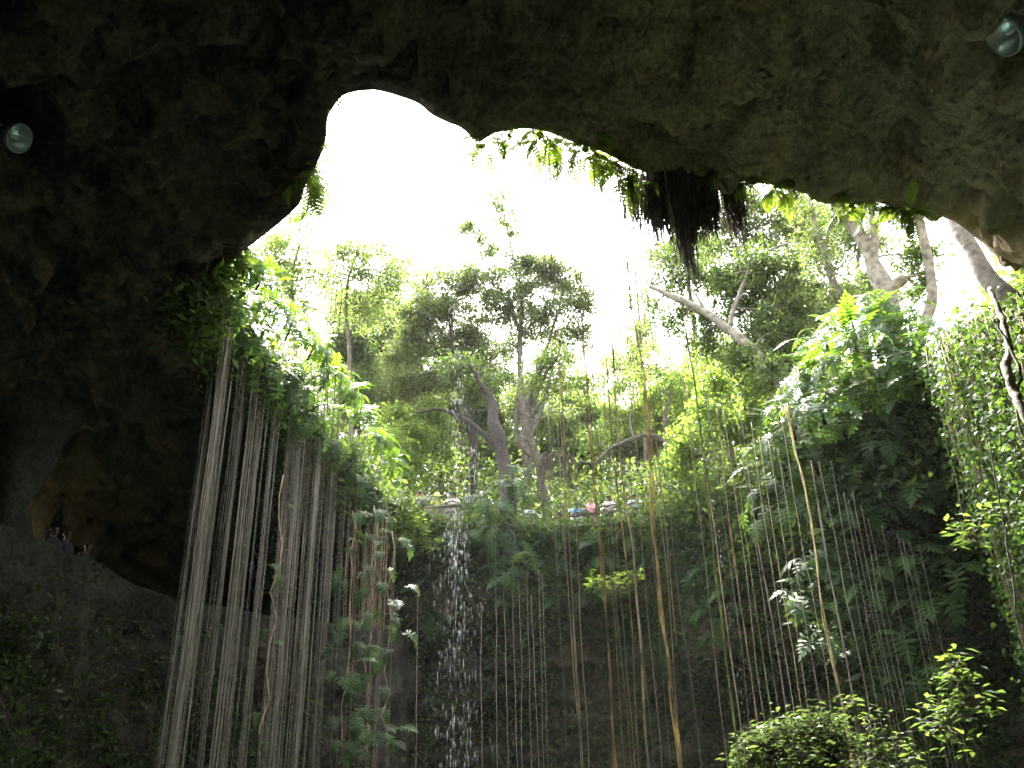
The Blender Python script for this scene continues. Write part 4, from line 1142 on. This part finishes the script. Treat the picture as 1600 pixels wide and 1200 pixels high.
for k, (x, yt, hh, lab) in enumerate([(902, 236, 14.7, 'hair thin vine between the pale pair and the thick brown rope'), (946, 248, 15.0, 'hair thin vine touching the thick brown rope'), (963, 252, 15.1, 'hair thin pale vine left of the brown vine beside the double vine'), (990, 264, 15.2, 'hair thin vine right of the pale double vine'), (1003, 266, 15.3, 'lone hair thin vine midway to the golden rope'),
                          (1016, 266, 15.2, 'pale thin vine just left of the golden rope'), (1030, 270, 15.4, 'pale thin vine crossing the golden rope'), (1052, 280, 15.5, 'lone thin vine right of the golden rope'), (1095, 430, 15.6, 'thin pale vine left of the mossy green vine'), (1128, 560, 19, 'thin vine just right of the whitish strand'), (1152, 640, 20, 'thin grey vine before the yellow green one'), (1172, 660, 20.5, 'thin pale vine after the yellow green one'),
                          (1192, 660, 21, 'thin pale vine left of the straight yellowish vine'), (1230, 700, 22, 'thin pale vine right of the straight thin pair'), (1246, 650, 23, 'thin grey vine left of the long golden vine'), (870, 236, 14.4, 'hair thin vine furthest left of the middle vines')]):
    vine(lab, x, yt, hh, .011, ROOT_TAN if k % 2 == 0 else ROOT_GREY, 1)
for k, (x, yt) in enumerate([(1312, 830), (1322, 880), (1330, 890), (1338, 880), (1347, 900), (1355, 920), (1372, 930), (1392, 945), (1402, 950), (1410, 955), (1425, 960)]):
    vine('thin pale root in the shadowed group under the right bank', x, yt - 110, 24.5 + .1 * k, .013, ROOT_GREY, 1, group='pale roots in the dark hollow under the right bank')
for k, (x, yt, yb) in enumerate([(497, 330, 690), (503, 340, 650), (512, 300, 760), (522, 310, 740), (541, 350, 700), (549, 380, 780), (556, 380, 760), (532, 330, 640)]):
    vine('thin dark beaded cord in front of the left rim bushes', x, yt, 17.5 + .2 * k, .012, ROOT_DARK, 1, ybot=yb, wav=.02, group='dark cords in front of the left rim')
for k, (x, yt, yb, h) in enumerate([(1007, 470, 720, 26), (1130, 560, 700, 24), (830, 400, 640, 26), (866, 650, 900, 30), (880, 660, 900, 30), (1098, 600, 720, 26)]):
    vine('thin vine hanging in the tree crowns ' + ['right of the white sky gap', 'beside the leaning pale trunk', 'on the tall centre tree', 'above the blue shirted watcher', 'between two centre trunks', 'left of the mossy green vine'][k], x, yt, h, .016, ROOT_DARK if k in (0, 1, 2) else ROOT_GREY, 1, ybot=yb, group='vines in the tree crowns')
for k, (x, yt) in enumerate([(772, 930), (785, 970), (798, 960), (806, 980), (818, 960), (826, 990), (842, 950), (657, 960), (750, 980), (836, 985)]):
    vine('faint pale root hanging over the bare rock of the far wall', x, yt - 95 + 7 * ((k * 37) % 9), 33.6, .012, ROOT_TAN, 1, group='faint roots on the far wall')

# dark mass of dead roots hanging from the lip
c0 = W(1064, 300, 16.2)
rm = thing('root_mass', 'big dark mat of hanging roots tapering down from the lip', 'roots', tuple(c0))
g = Geo(); rr = np.random.default_rng(3)
for k in range(520):
    a, q = rr.uniform(0, 6.28), math.sqrt(rr.random())
    ox, oy = .80 * q * math.cos(a), .5 * q * math.sin(a)
    L = (1.75 - .5 * abs(ox) - .25 * abs(oy)) * rr.uniform(.55, 1.1)
    if abs(ox + .02) < .16: L *= rr.uniform(1.0, 1.75)
    nn = 7; t = np.linspace(0, 1, nn)
    pull = .30 * t * (1 if abs(ox) < .4 else .35)
    P = np.stack([c0.x + ox * (1 - pull) + rr.normal(size=nn) * .018, c0.y + oy * (1 - pull) + rr.normal(size=nn) * .018, c0.z + .35 - L * t], 1)
    g.add(*tube(P, np.linspace(.028, .006, nn), 4, cap=False))
o = part('strand', g, ROOT_DARK, rm); o['kind'] = 'stuff'
core = lathe([(.02, .6), (.66, .55), (.72, .1), (.66, -.5), (.5, -.95), (.22, -1.3), (.11, -1.8), (.03, -2.3)], 18)
cvv = core[0] * np.array([.62, .5, .8]) + np.array(c0)
cvv[:, :2] += .07 * np.stack([vnoise(cvv * np.array([5, 5, 1.2]), 3), vnoise(cvv * np.array([5, 5, 1.2]), 4)], 1)
part('matted_core', Geo().add(cvv, core[1]), ROOT_DARK, rm)
g = Geo()
for (sx, n, l0, w) in [(-.9, 90, 1.05, .18), (.97, 90, 1.2, .10), (1.12, 60, 1.5, .06), (-.62, 80, 1.4, .12)]:
    for k in range(n):
        x = sx + rr.normal() * w; y = rr.normal() * .2; L = l0 * rr.uniform(.4, 1.1); nn = 6; t = np.linspace(0, 1, nn)
        P = np.stack([c0.x + x + rr.normal(size=nn) * .02, c0.y + y + rr.normal(size=nn) * .02, c0.z + .3 - (L + .3) * t], 1)
        g.add(*tube(P, np.linspace(.016, .005, nn), 3, cap=False))
o = part('fringe', g, ROOT_DARK, rm); o['kind'] = 'stuff'

# old woody climbers on the rock at the far right
for lab, pts in [('thick pale woody climber bending down over the ivy at the far right', [(1545, 450, 17, .04), (1562, 490, 16.5, .05), (1578, 545, 16, .06), (1572, 575, 15.7, .075), (1585, 610, 15.5, .07), (1602, 650, 15.2, .07), (1650, 760, 14.8, .06)]),
                 ('thin woody climber looping beside the thick pale one', [(1552, 500, 16.2, .022), (1570, 530, 16, .025), (1594, 580, 15.6, .025), (1592, 610, 15.5, .02), (1588, 640, 15.4, .018), (1612, 720, 15.2, .018)]),
                 ('long bare stem slanting across the ivy curtain', [(1545, 690, 17, .012), (1565, 800, 17, .014), (1578, 880, 17, .016), (1596, 1000, 17, .014), (1640, 1150, 17, .014)])]:
    T = smooth_path([(*W(a, b_, h), r) for a, b_, h, r in pts], 6)
    T[:, :3] += .012 * NPR.normal(size=(len(T), 3))
    tag(link('woody_climber', Geo().add(*tube(T[:, :3], T[:, 3], 8)).mesh('woody_climber', BARK_PALE if 'pale woody' in lab else BARK_GREY, smooth=True)), lab, 'vine', 'woody climbers at the far right')

# dead hanging fronds behind the middle
c1 = W(872, 720, 36.5)
r = thing('dead_frond_cluster', 'hanging bunch of dry dead fronds above the blue shirted watcher', 'plant', tuple(c1))
g = Geo()
for k in range(70):
    x, y, L = NPR.uniform(-.75, .75), NPR.normal() * .3, NPR.uniform(.5, 1.8)
    zt = .35 - .25 * abs(x) + NPR.normal() * .08
    P = [(c1.x + x * .8, c1.y + y * .6, c1.z + zt), (c1.x + x + NPR.normal() * .05, c1.y + y, c1.z + zt - .35), (c1.x + x * 1.05 + NPR.normal() * .1, c1.y + y, c1.z + zt - L)]
    g.add(*tube(smooth_path(P, 4), np.linspace(.035, .006, 9), 3, cap=False))
o = part('frond', g, ROOT_DARK, r); o['kind'] = 'stuff'

# ------------------------------------------------------------------ shrubs low on the right
def shrub(label, px, py, h, clumps, leaf, size, dens, shape=LEAF2, drop=2.2):
    rt = thing('shrub', label, 'shrub', tuple(W(px, py, h) - Vector((0, 0, drop))), 'shrubs low on the right')
    g, lg = Geo(), Geo()
    b0 = np.array(rt.location)
    for (cx, cy, ch, rx, rz) in clumps:
        c = np.array(W(cx, cy, ch))
        mid = (b0 + c) / 2 + NPR.normal(size=3) * .15
        lim = smooth_path([(*b0, .05), (*mid, .035), (*c, .02)], 4)
        g.add(*tube(lim[:, :3], lim[:, 3], 5))
        K = int(36 * rx * rz * math.pi) + 6
        q = NPR.normal(size=(K, 3)); q /= np.linalg.norm(q, axis=1)[:, None]; q *= (NPR.random(K) ** .4)[:, None] * np.array([rx, rx, rz])
        tips = c + q
        for t_ in tips: g.add(*tube([c, (c + t_) / 2 + NPR.normal(size=3) * .04, t_], [.012, .008, .005], 3, cap=False))
        n = int(dens * math.pi * rx * rz)
        P = tips[NPR.integers(0, K, n)] + NPR.normal(size=(n, 3)) * .11
        lg.add(*scatter(*shape, P, rand_rot(n, .72), size * (.6 + .8 * NPR.random(n))))
    part('stem', g, BARK_GREY, rt); part('foliage', lg, leaf, rt, False)
    return rt


shrub('bright glossy shrub in full sun at the bottom right', 1245, 1180, 17.5, [(1190, 1165, 17.5, .42, .3), (1225, 1145, 17.6, .45, .25), (1270, 1140, 17.6, .5, .28), (1315, 1155, 17.6, .4, .3), (1240, 1185, 17.4, .7, .35), (1300, 1190, 17.4, .5, .3), (1180, 1195, 17.3, .4, .25), (1250, 1235, 17.2, .9, .4)], SHRUB, .15, 900)
shrub('darker broad leaved shrub right of the bright glossy one', 1350, 1090, 18.5, [(1335, 1100, 18.5, .3, .2), (1362, 1130, 18.5, .35, .22), (1400, 1165, 18.3, .4, .25), (1405, 1200, 18.2, .5, .3), (1360, 1190, 18.2, .5, .3)], LEAF_DARK, .15, 200)
shrub('shaded broad leaved plant near the bottom of the ivy', 1500, 1070, 18.5, [(1490, 1050, 18.5, .4, .4), (1515, 1090, 18.5, .4, .4), (1480, 1130, 18.5, .5, .5)], LEAF_DARK, .20, 150, drop=.5)
shrub('leafy sprig with broad pale leaves on the edge of the ivy curtain', 1510, 835, 18.0, [(1505, 820, 18, .25, .2), (1520, 840, 18, .3, .25), (1535, 810, 18, .25, .2)], LEAF_DARK, .20, 190, drop=.1)
shrub('lime green bush at the top of the far wall below the watchers in white', 640, 835, 33.2, [(630, 815, 33.2, .6, .35), (650, 830, 33, .6, .35), (636, 850, 33, .6, .3), (668, 850, 33, .5, .25)], LEAF_LIME, .24, 330, drop=.3)
shrub('bright broad leaves on the far wall left of the golden rope', 965, 905, 32.5, [(930, 910, 32.5, .5, .25), (958, 915, 32.5, .5, .25), (985, 900, 32.5, .4, .25)], LEAF_LIME, .22, 170, drop=.3)

# ------------------------------------------------------------------ falling water
dm, N_, L_, out_ = new_mat('falling_water')
p = N_.new('ShaderNodeBsdfPrincipled'); p.inputs['Base Color'].default_value = (.52, .54, .56, 1); p.inputs['Roughness'].default_value = .12; p.inputs['Transmission Weight'].default_value = .35; p.inputs['IOR'].default_value = 1.33
L_.new(p.outputs[0], out_.inputs['Surface'])
OCT = (np.array([[0, 0, .5], [1, 0, -.05], [0, 1, -.05], [-1, 0, -.05], [0, -1, -.05], [0, 0, -.5]], float), [np.array([[0, 1, 2], [0, 2, 3], [0, 3, 4], [0, 4, 1], [5, 2, 1], [5, 3, 2], [5, 4, 3], [5, 1, 4]])])


def drops(x800, h, n, y0, y1, w0, w1, ln=(.07, .24), rad=.0022, clump=1.0):
    y = y0 + (y1 - y0) * NPR.random(n)
    f = (y - y0) / (y1 - y0)
    V_ = []
    for k in range(n):
        xx = vert_x(x800, y[k]) + NPR.normal() * (w0 + (w1 - w0) * f[k])
        q = np.array(W(xx, y[k], h + NPR.normal() * .25))
        L = NPR.uniform(*ln); r_ = rad * NPR.uniform(.6, 1.5)
        V_.append((OCT[0] * np.array([r_, r_, L])) + q)
    V_ = np.array(V_)
    F_ = (OCT[1][0][None] + (np.arange(n) * 6)[:, None, None]).reshape(-1, 3)
    return V_.reshape(-1, 3), [F_]


g = Geo()
g.add(*drops(714, 15.0, 100, 300, 640, 3, 10))
g.add(*drops(716, 15.0, 110, 600, 800, 6, 13))
g.add(*drops(713, 15.0, 90, 800, 900, 7, 9, rad=.003))
g.add(*drops(712, 15.0, 300, 830, 1230, 13, 24))
g.add(*drops(735, 15.0, 50, 690, 790, 12, 14, rad=.0028))
g.add(*drops(712, 13.6, 26, 30, 180, 3, 5, (.02, .05), .006)); g.add(*drops(735, 14.0, 24, 60, 200, 3, 3, (.02, .05), .006))
g.add(*drops(875, 14.0, 22, 110, 225, 5, 6, (.02, .05), .005))
g.add(*drops(1116, 15.6, 60, 650, 1150, 2, 5, (.03, .08), .004))
tag(link('falling_water', g.mesh('falling_water', dm)), 'thin curtain of broken falling water dropping from the lip', 'water', kind='stuff')

# ------------------------------------------------------------------ watchers behind the parapet and rail
SKIN = [plain_mat('tanned_skin', (.36, .19, .12), .55), plain_mat('brown_skin', (.20, .10, .06), .55), plain_mat('fair_skin', (.52, .31, .23), .55), plain_mat('silhouette_skin', (.07, .038, .024), .6)]  # last skin carries the backlit shade of the stair people in its colour
CLOTH = {k: plain_mat(k + '_cloth', c, .85, noise=.08, nscale=20) for k, c in dict(white=(.78, .78, .76), blue=(.12, .30, .66), paleblue=(.50, .62, .74), grey=(.42, .44, .44), pink=(.68, .36, .38), lime=(.48, .52, .10), khaki=(.30, .25, .16), navy=(.03, .04, .08), dark=(.03, .03, .03), black=(.012, .012, .012), lilac=(.74, .70, .74), straw=(.72, .58, .22)).items()}
HAIR = plain_mat('dark_hair', (.02, .014, .01), .5); HAIRB = plain_mat('light_hair', (.26, .16, .07), .5)
EYE = plain_mat('eye', (.02, .02, .02), .2); LIP = plain_mat('lip', (.30, .10, .09), .5)
pending = []


def skinned(name, J, E, mat, parent, root_i=0, sub=1):
    me = bpy.data.meshes.new(name)
    me.from_pydata([tuple(v[:3]) for v in J], E, [])
    me.materials.append(mat)
    o = link(name, me, parent)
    sk = o.modifiers.new('s', 'SKIN'); sk.use_smooth_shade = True
    ss = o.modifiers.new('d', 'SUBSURF'); ss.levels = ss.render_levels = sub
    for i, v in enumerate(J):
        rr_ = v[3]
        me.skin_vertices[0].data[i].radius = rr_ if isinstance(rr_, tuple) else (rr_, rr_)
        me.skin_vertices[0].data[i].use_root = (i == root_i)
    pending.append(o)
    return o


def person(label, head_px, pose, shirt, legs, skin, hair='dark', hat=None, turn=0., pos=None, group='watchers at the rim', side=1):
    lean = {'lean': .30, 'photo': .10, 'stand': 0.03, 'rest': .16}[pose]
    hz = 1.60 - .22 * lean / .3 * .55
    hy = -.9 * lean
    if pos is None:
        h = 36.0
        for _ in range(4):
            q = W(*head_px, h); gz = ground_z(q.x, q.y); dz = (gz + hz) - q.z
            h += dz / (q.z / h)
        q = W(*head_px, h); pos = Vector((q.x, q.y - hy, ground_z(q.x, q.y - hy)))
    rt = thing('person', label, 'person', tuple(pos), group)
    rt.rotation_euler[2] = turn
    sk = SKIN[skin]
    cz, ch = 1.32 - .09 * lean / .3, -.55 * lean
    sh = .185
    if pose == 'lean': el, wr = [(.29, -.50, 1.06), (-.29, -.50, 1.06)], [(.05, -.62, 1.07), (-.03, -.58, 1.10)]
    elif pose == 'photo': el, wr = [(.24, -.33, 1.20), (-.24, -.33, 1.20)], [(.07, -.36, 1.47), (-.07, -.36, 1.47)]
    elif pose == 'rest': el, wr = [(.27, -.30, 1.10), (-.27, -.28, 1.10)], [(.20, -.55, 1.06), (-.12, -.56, 1.07)]
    else: el, wr = [(.26, -.05, 1.10), (-.26, -.03, 1.10)], [(.22, -.27, 1.02), (-.24, -.1, .86)]
    J = [(0, .02, .95, (.15, .11)), (0, -.28 * lean, 1.13, (.135, .10)), (0, ch, cz, (.15, .11)), (0, ch - .12 * lean, cz + .13, .062), (0, hy + .02, hz - .10, .062), (0, hy - .01, hz - .05, (.072, .085)), (0, hy, hz + .02, (.082, .098)), (0, hy + .005, hz + .09, (.06, .075))]
    E = [(0, 1), (1, 2), (2, 3), (3, 4), (4, 5), (5, 6), (6, 7)]
    for s in (0, 1):
        sg = 1 if s == 0 else -1
        b = len(J)
        w = Vector(wr[s]); e = Vector(el[s]); d = (w - e).normalized()
        J += [(sg * sh, ch - .01, cz + .06, .065), (*((Vector((sg * sh, ch, cz + .04)) + e) / 2), .048), (*e, .042), (*((w + e) / 2), .038), (*w, .028), (*(w + d * .06), (.038, .018))]
        E += [(2, b), (b, b + 1), (b + 1, b + 2), (b + 2, b + 3), (b + 3, b + 4), (b + 4, b + 5)]
        sd_ = d.cross(Vector((0, 0, 1))).normalized()
        for f in range(4):
            bb = len(J); o_ = sd_ * (.027 - .018 * f)
            J += [(*(w + d * .105 + o_), .0095), (*(w + d * (.145 + .02 * (f in (1, 2))) + o_ - Vector((0, 0, .014))), .0075)]
            E += [(b + 5, bb), (bb, bb + 1)]
        bb = len(J)
        J += [(*(w + d * .055 + sd_ * .045 * sg), .011), (*(w + d * .09 + sd_ * .058 * sg), .009)]
        E += [(b + 4, bb), (bb, bb + 1)]
        b = len(J)
        J += [(sg * .095, .02, .88, .095), (sg * .105, .0, .50, .06), (sg * .11, .03, .10, .04), (sg * .115, -.02, .045, .04), (sg * .125, -.14, .03, .03)]
        E += [(0, b), (b, b + 1), (b + 1, b + 2), (b + 2, b + 3), (b + 3, b + 4)]
    skinned('body', J, E, sk, rt)
    c = CLOTH[shirt]
    S = [(0, .02, .93, (.175, .135)), (0, -.28 * lean, 1.13, (.165, .13)), (0, ch, cz, (.175, .135)), (0, ch - .06 * lean, cz + .10, (.085, .075))]
    SE = [(0, 1), (1, 2), (2, 3)]
    for s, sg in ((0, 1), (1, -1)):
        e = Vector(el[s]); a = Vector((sg * sh, ch - .01, cz + .055)); b = len(S)
        S += [(*a, .088), (*(a.lerp(e, .55)), .075), (*(a.lerp(e, .8)), .07)]
        SE += [(2, b), (b, b + 1), (b + 1, b + 2)]
    skinned('shirt', S, SE, c, rt)
    T_ = [(0, .02, .95, (.165, .13)), (.1, .02, .86, .115), (.107, 0, .5, .085), (.11, .03, .14, .07), (-.1, .02, .86, .115), (-.107, 0, .5, .085), (-.11, .03, .14, .07)]
    skinned('trousers', T_, [(0, 1), (1, 2), (2, 3), (0, 4), (4, 5), (5, 6)], CLOTH[legs], rt)
    hc = np.array([0, hy, hz])
    nod = .35 if pose in ('lean', 'rest') else .15
    Rn = np.array(Matrix.Rotation(nod, 3, 'X'))

    def feat(nm, c_, r_, mt, n=8, m=6):
        V_, F_ = ellipsoid((0, 0, 0), r_, n, m)
        V_ = (V_ + np.array(c_)) @ Rn.T + hc
        return link(nm, Geo().add(V_, F_).mesh(nm, mt, smooth=True), rt)
    for sg in (1, -1):
        feat('eye', (sg * .032, -.088, .012), (.013, .008, .008), EYE); feat('ear', (sg * .083, .005, .0), (.012, .024, .032), sk)
    feat('nose', (0, -.100, -.012), (.014, .018, .022), sk); feat('mouth', (0, -.089, -.048), (.024, .008, .008), LIP)
    if hair:
        V_, F_ = lathe([(.088, -.02), (.096, .03), (.09, .075), (.065, .105), (.03, .12), (.001, .124)], 14)
        V_[:, 1] = V_[:, 1] * 1.08 + .018
        link('hair', Geo().add(V_ @ Rn.T + hc, F_).mesh('hair', HAIR if hair == 'dark' else HAIRB, smooth=True), rt)
    if hat:
        kind, cm = hat
        if kind == 'brim': prof = [(.26, .035), (.25, .045), (.18, .055), (.112, .06), (.108, .12), (.09, .16), (.05, .178), (.001, .182)]
        else: prof = [(.102, .03), (.106, .06), (.1, .1), (.07, .13), (.03, .142), (.001, .144)]
        V_, F_ = lathe(prof, 18); V_[:, 1] = V_[:, 1] * 1.06 + .01
        g_ = Geo().add(V_ @ Rn.T + hc, F_)
        if kind == 'cap':
            V_, F_ = ellipsoid((0, -.14, .04), (.08, .075, .012), 12, 6); g_.add(V_ @ Rn.T + hc, F_)
        link('hat', g_.mesh('hat', CLOTH[cm], smooth=True), rt)
    return rt


WAT = []
WAT.append(person('person in a white shirt holding a camera to the face, leftmost at the rim', (657, 772), 'photo', 'white', 'navy', 0))
camh = person('person in a lime green top and yellow sun hat looking down', (683, 776), 'rest', 'lime', 'khaki', 0, hat=('brim', 'straw')); WAT.append(camh)
WAT.append(person('person in a white shirt and dark cap leaning on folded arms', (707, 774), 'lean', 'white', 'khaki', 1, hat=('cap', 'dark')))
WAT.append(person('person in a pale grey shirt standing half hidden right of the middle trunk', (826, 792), 'rest', 'paleblue', 'navy', 1, turn=.5))
WAT.append(person('person in dark clothes in the shade left of the blue shirted one', (880, 794), 'rest', 'dark', 'navy', 1))
WAT.append(person('person in a bright blue shirt leaning on the wooden rail', (899, 790), 'rest', 'blue', 'navy', 1, turn=.35))
WAT.append(person('person in a pink sleeveless top with light brown hair', (924, 784), 'rest', 'pink', 'khaki', 2, hair='light', turn=-.4))
WAT.append(person('person in a pale lilac shirt with one hand on the rail', (950, 779), 'rest', 'lilac', 'dark', 1, turn=.2))
WAT.append(person('person in a pale blue shirt with folded arms, rightmost at the rim', (993, 777), 'lean', 'paleblue', 'khaki', 1, turn=-.2))
# camera held by the leftmost watcher
wp = WAT[0].location + Vector((0, -.40, 1.49))
r = thing('camera', 'small black camera held up by the leftmost watcher', 'camera', tuple(wp))
part('camera_body', Geo().add(*box(wp, (.13, .045, .085))), CLOTH['black'], r, False)
part('lens', Geo().add(*lathe([(.001, 0), (.028, 0), (.03, .05), (.022, .06), (.001, .055)], 14, (0, -1, 0), tuple(wp + Vector((0, -.02, -.005))))), CLOTH['dark'], r)

# people on the stair behind the ledge parapet, coloured near black to paint them as backlit silhouettes
def on_stair(u, off, drop=0.0):
    k = int(np.argmin(np.abs(np.array([pxof(q[None])[0][0] for q in LP]) - u)))
    q = LP[k] + ol[k] * off
    return Vector((q[0], q[1], q[2] - 1.05 - drop)), math.atan2(-ol[k][0], ol[k][1])


for u, off, lab, sh_, pose, dp in [(106, .5, 'dark outline of a person low behind the left end of the stair parapet', 'black', 'stand', .0), (126, .5, 'dark outline of a person standing in the middle of the lit stair landing', 'black', 'stand', -.06), (152, .5, 'dark outline of a person looking over the parapet right of the stair lamp light', 'black', 'rest', .0)]:
    p, rz = on_stair(u, off, dp)
    person(lab, None, pose, sh_, 'black', 3, turn=rz, pos=p, group='people on the stair ledge')

dg = bpy.context.evaluated_depsgraph_get()
for o in pending:
    me = bpy.data.meshes.new_from_object(o.evaluated_get(dg))
    me.name = o.name
    o.modifiers.clear(); o.data = me

# parapet on the left, wooden rail on concrete posts on the right, both in front of the watchers
STONE = rock_mat('parapet_stone', [(.12, .11, .09), (.2, .18, .15), (.28, .26, .22), (.32, .3, .25)], (.1, .12, .06), (.36, .34, .3), .04, 3.0)
WOOD = plain_mat('dark_red_wood', (.12, .05, .035), .6, noise=.4, nscale=9)
CONC = plain_mat('old_concrete', (.30, .28, .24), .9, noise=.3, nscale=6, bump=.4)
a, b_ = WAT[0].location + Vector((-.9, -.50, 0)), WAT[2].location + Vector((.3, -.62, 0))
r = thing('parapet_wall', 'low grey stone parapet under the three left watchers', 'wall', tuple(a))
d = b_ - a; L = d.length; Rz = Matrix.Rotation(math.atan2(d.y, d.x), 3, 'Z')
x = 0
while x < L:
    w = random.uniform(.28, .5)
    for row in range(3):
        c = a + d.normalized() * (x + w / 2 + (.12 if row % 2 else 0)) + Vector((0, random.uniform(-.02, .02), .02 + row * .245 + .14))
        part('stone', Geo().add(*box(c, (w - .02, .26 + random.uniform(-.03, .03), .235), Rz)), STONE, r, False)
    x += w
part('coping', Geo().add(*box((a + b_) / 2 + Vector((0, 0, .795)), (L + .2, .32, .075), Rz)), STONE, r, False)
a, b_ = WAT[4].location + Vector((-.5, -.58, 0)), WAT[8].location + Vector((.6, -.62, 0))
r = thing('wooden_rail', 'dark red brown wooden rail on short concrete posts under the right watchers', 'railing', tuple(a))
d = b_ - a; L = d.length; Rz = Matrix.Rotation(math.atan2(d.y, d.x), 3, 'Z')
part('rail', Geo().add(*box((a + b_) / 2 + Vector((0, 0, .90)), (L, .15, .06), np.array(Rz) @ np.array(Matrix.Rotation(-math.atan2(d.z, L), 3, 'Y')))), WOOD, r, False)
for t in np.linspace(.06, .97, 5):
    q = a.lerp(b_, t)
    part('post', Geo().add(*box(q + Vector((0, .02, .41)), (.15, .13, .89), Rz)), CONC, r, False)

# ------------------------------------------------------------------ unlit flood lamps in niches of the vault, lamp on the stair
METAL = plain_mat('dull_aluminium', (.60, .57, .54), .30, .85)
HOUS = plain_mat('grey_lamp_housing', (.38, .38, .35), .5, .3)
GLASS, N_, L_, out_ = new_mat('lamp_glass')
tr_ = N_.new('ShaderNodeBsdfTransparent'); gl_ = N_.new('ShaderNodeBsdfGlossy'); gl_.inputs['Roughness'].default_value = .08
mx_ = N_.new('ShaderNodeMixShader'); fr_ = N_.new('ShaderNodeFresnel'); fr_.inputs[0].default_value = 1.12
tr_.inputs[0].default_value = (.97, .99, .98, 1)
L_.new(fr_.outputs[0], mx_.inputs[0]); L_.new(tr_.outputs[0], mx_.inputs[1]); L_.new(gl_.outputs[0], mx_.inputs[2]); L_.new(mx_.outputs[0], out_.inputs['Surface'])
BULB = plain_mat('white_bulb', (.8, .8, .78), .2)


def flood(label, c, face, rad):
    c = Vector(c); f = Vector(face).normalized()
    r = thing('flood_lamp', label, 'lamp', tuple(c))
    prof = [(rad, 0), (rad * .93, -.10 * rad * 2), (rad * .75, -.32 * rad * 2), (rad * .45, -.47 * rad * 2), (rad * .18, -.52 * rad * 2)]
    part('reflector', Geo().add(*lathe(prof, 40, f, tuple(c))), METAL, r)
    outp = [(rad * 1.06, .01), (rad * 1.08, -.04), (rad * 1.0, -.12 * rad * 2), (rad * .83, -.34 * rad * 2), (rad * .52, -.52 * rad * 2), (rad * .3, -.60 * rad * 2), (rad * .3, -.9 * rad * 2), (.001, -.92 * rad * 2)]
    part('housing', Geo().add(*lathe(outp, 40, f, tuple(c))), HOUS, r)
    part('rim_ring', Geo().add(*lathe([(rad * 1.0, .0), (rad * 1.0, .02), (rad * 1.07, .022), (rad * 1.07, -.01)], 40, f, tuple(c))), HOUS, r)
    part('lens', Geo().add(*lathe([(.001, .10 * rad), (rad * .5, .075 * rad), (rad * .99, .005)], 40, f, tuple(c))), GLASS, r)
    q = Vector((0, 0, 1)).rotation_difference(f).to_matrix()
    part('bulb', Geo().add(*ellipsoid(c - f * rad * .5, (rad * .16, rad * .16, rad * .36), 14, 9, q)), BULB, r)
    s = f.cross(UP).normalized(); up2 = s.cross(f)
    back = c - f * rad * .7
    pts = [back + s * rad * 1.12, back + s * rad * 1.12 - f * rad * 1.0, back - f * rad * 1.6, back - s * rad * 1.12 - f * rad * 1.0, back - s * rad * 1.12]
    part('bracket', Geo().add(*tube(smooth_path(pts, 5), .018, 6)), HOUS, r)
    cb = smooth_path([c - f * rad * 1.75, c - f * rad * 2.2 + UP * .1, c - f * rad * 2.6 + s * .5 + UP * .35], 6)
    part('cable', Geo().add(*tube(cb, .012, 5)), CLOTH['black'], r)


loc, n_ = hit(1568, 56)
flood('round glass fronted flood lamp in a dark niche of the vault at top right', W(1568, 56, math.hypot(loc.x, loc.y) - .75), Vector((-.80, .12, -.52)), .29)
loc, n_ = hit(30, 215)
flood('unlit flood lamp in a shallow niche of the dark vault at left', W(30, 216, math.hypot(loc.x, loc.y) - .6), Vector((.88, -.12, -.46)), .25)

# lamp burning out of sight behind the buttress, lighting the stair landing
_p, _n = hit(14, 808)
lpos = _p + _n * 1.3
r = thing('stair_lamp', 'small warm lamp behind the rock buttress at the left end of the stair parapet', 'lamp', tuple(lpos))
em, N_, L_, out_ = new_mat('warm_lamp_glow')
e = N_.new('ShaderNodeEmission'); e.inputs['Color'].default_value = (1, .72, .36, 1); e.inputs['Strength'].default_value = 4
L_.new(e.outputs[0], out_.inputs['Surface'])
part('bulb', Geo().add(*ellipsoid(lpos, (.05, .05, .07), 12, 8)), em, r)
part('holder', Geo().add(*lathe([(.02, .06), (.04, .07), (.045, .14), (.02, .18), (.001, .185)], 14, (0, 0, 1), tuple(lpos))), CLOTH['dark'], r)
ld = bpy.data.lights.new('stair_lamp_light', 'POINT'); ld.energy = 8; ld.color = (1, .80, .50); ld.shadow_soft_size = .08
lo = link('stair_lamp_light', ld, r, (0, 0, -.12))

# ------------------------------------------------------------------ added volume: imitates veiling lens glare over the sunlit opening
hz, N_, L_, out_ = new_mat('glare_air')
pv = N_.new('ShaderNodeVolumePrincipled'); pv.inputs['Color'].default_value = (.92, .95, .96, 1); pv.inputs['Density'].default_value = GLARE_HAZE
pv.inputs['Anisotropy'].default_value = .25
L_.new(pv.outputs[0], out_.inputs['Volume'])
tag(link('glare_haze', Geo().add(*box((2, 25, 14.5), (420, 420, 54))).mesh('glare_haze', hz)), 'thin added veil over sinkhole and rim, imitating camera glare', 'glare_haze', kind='stuff')
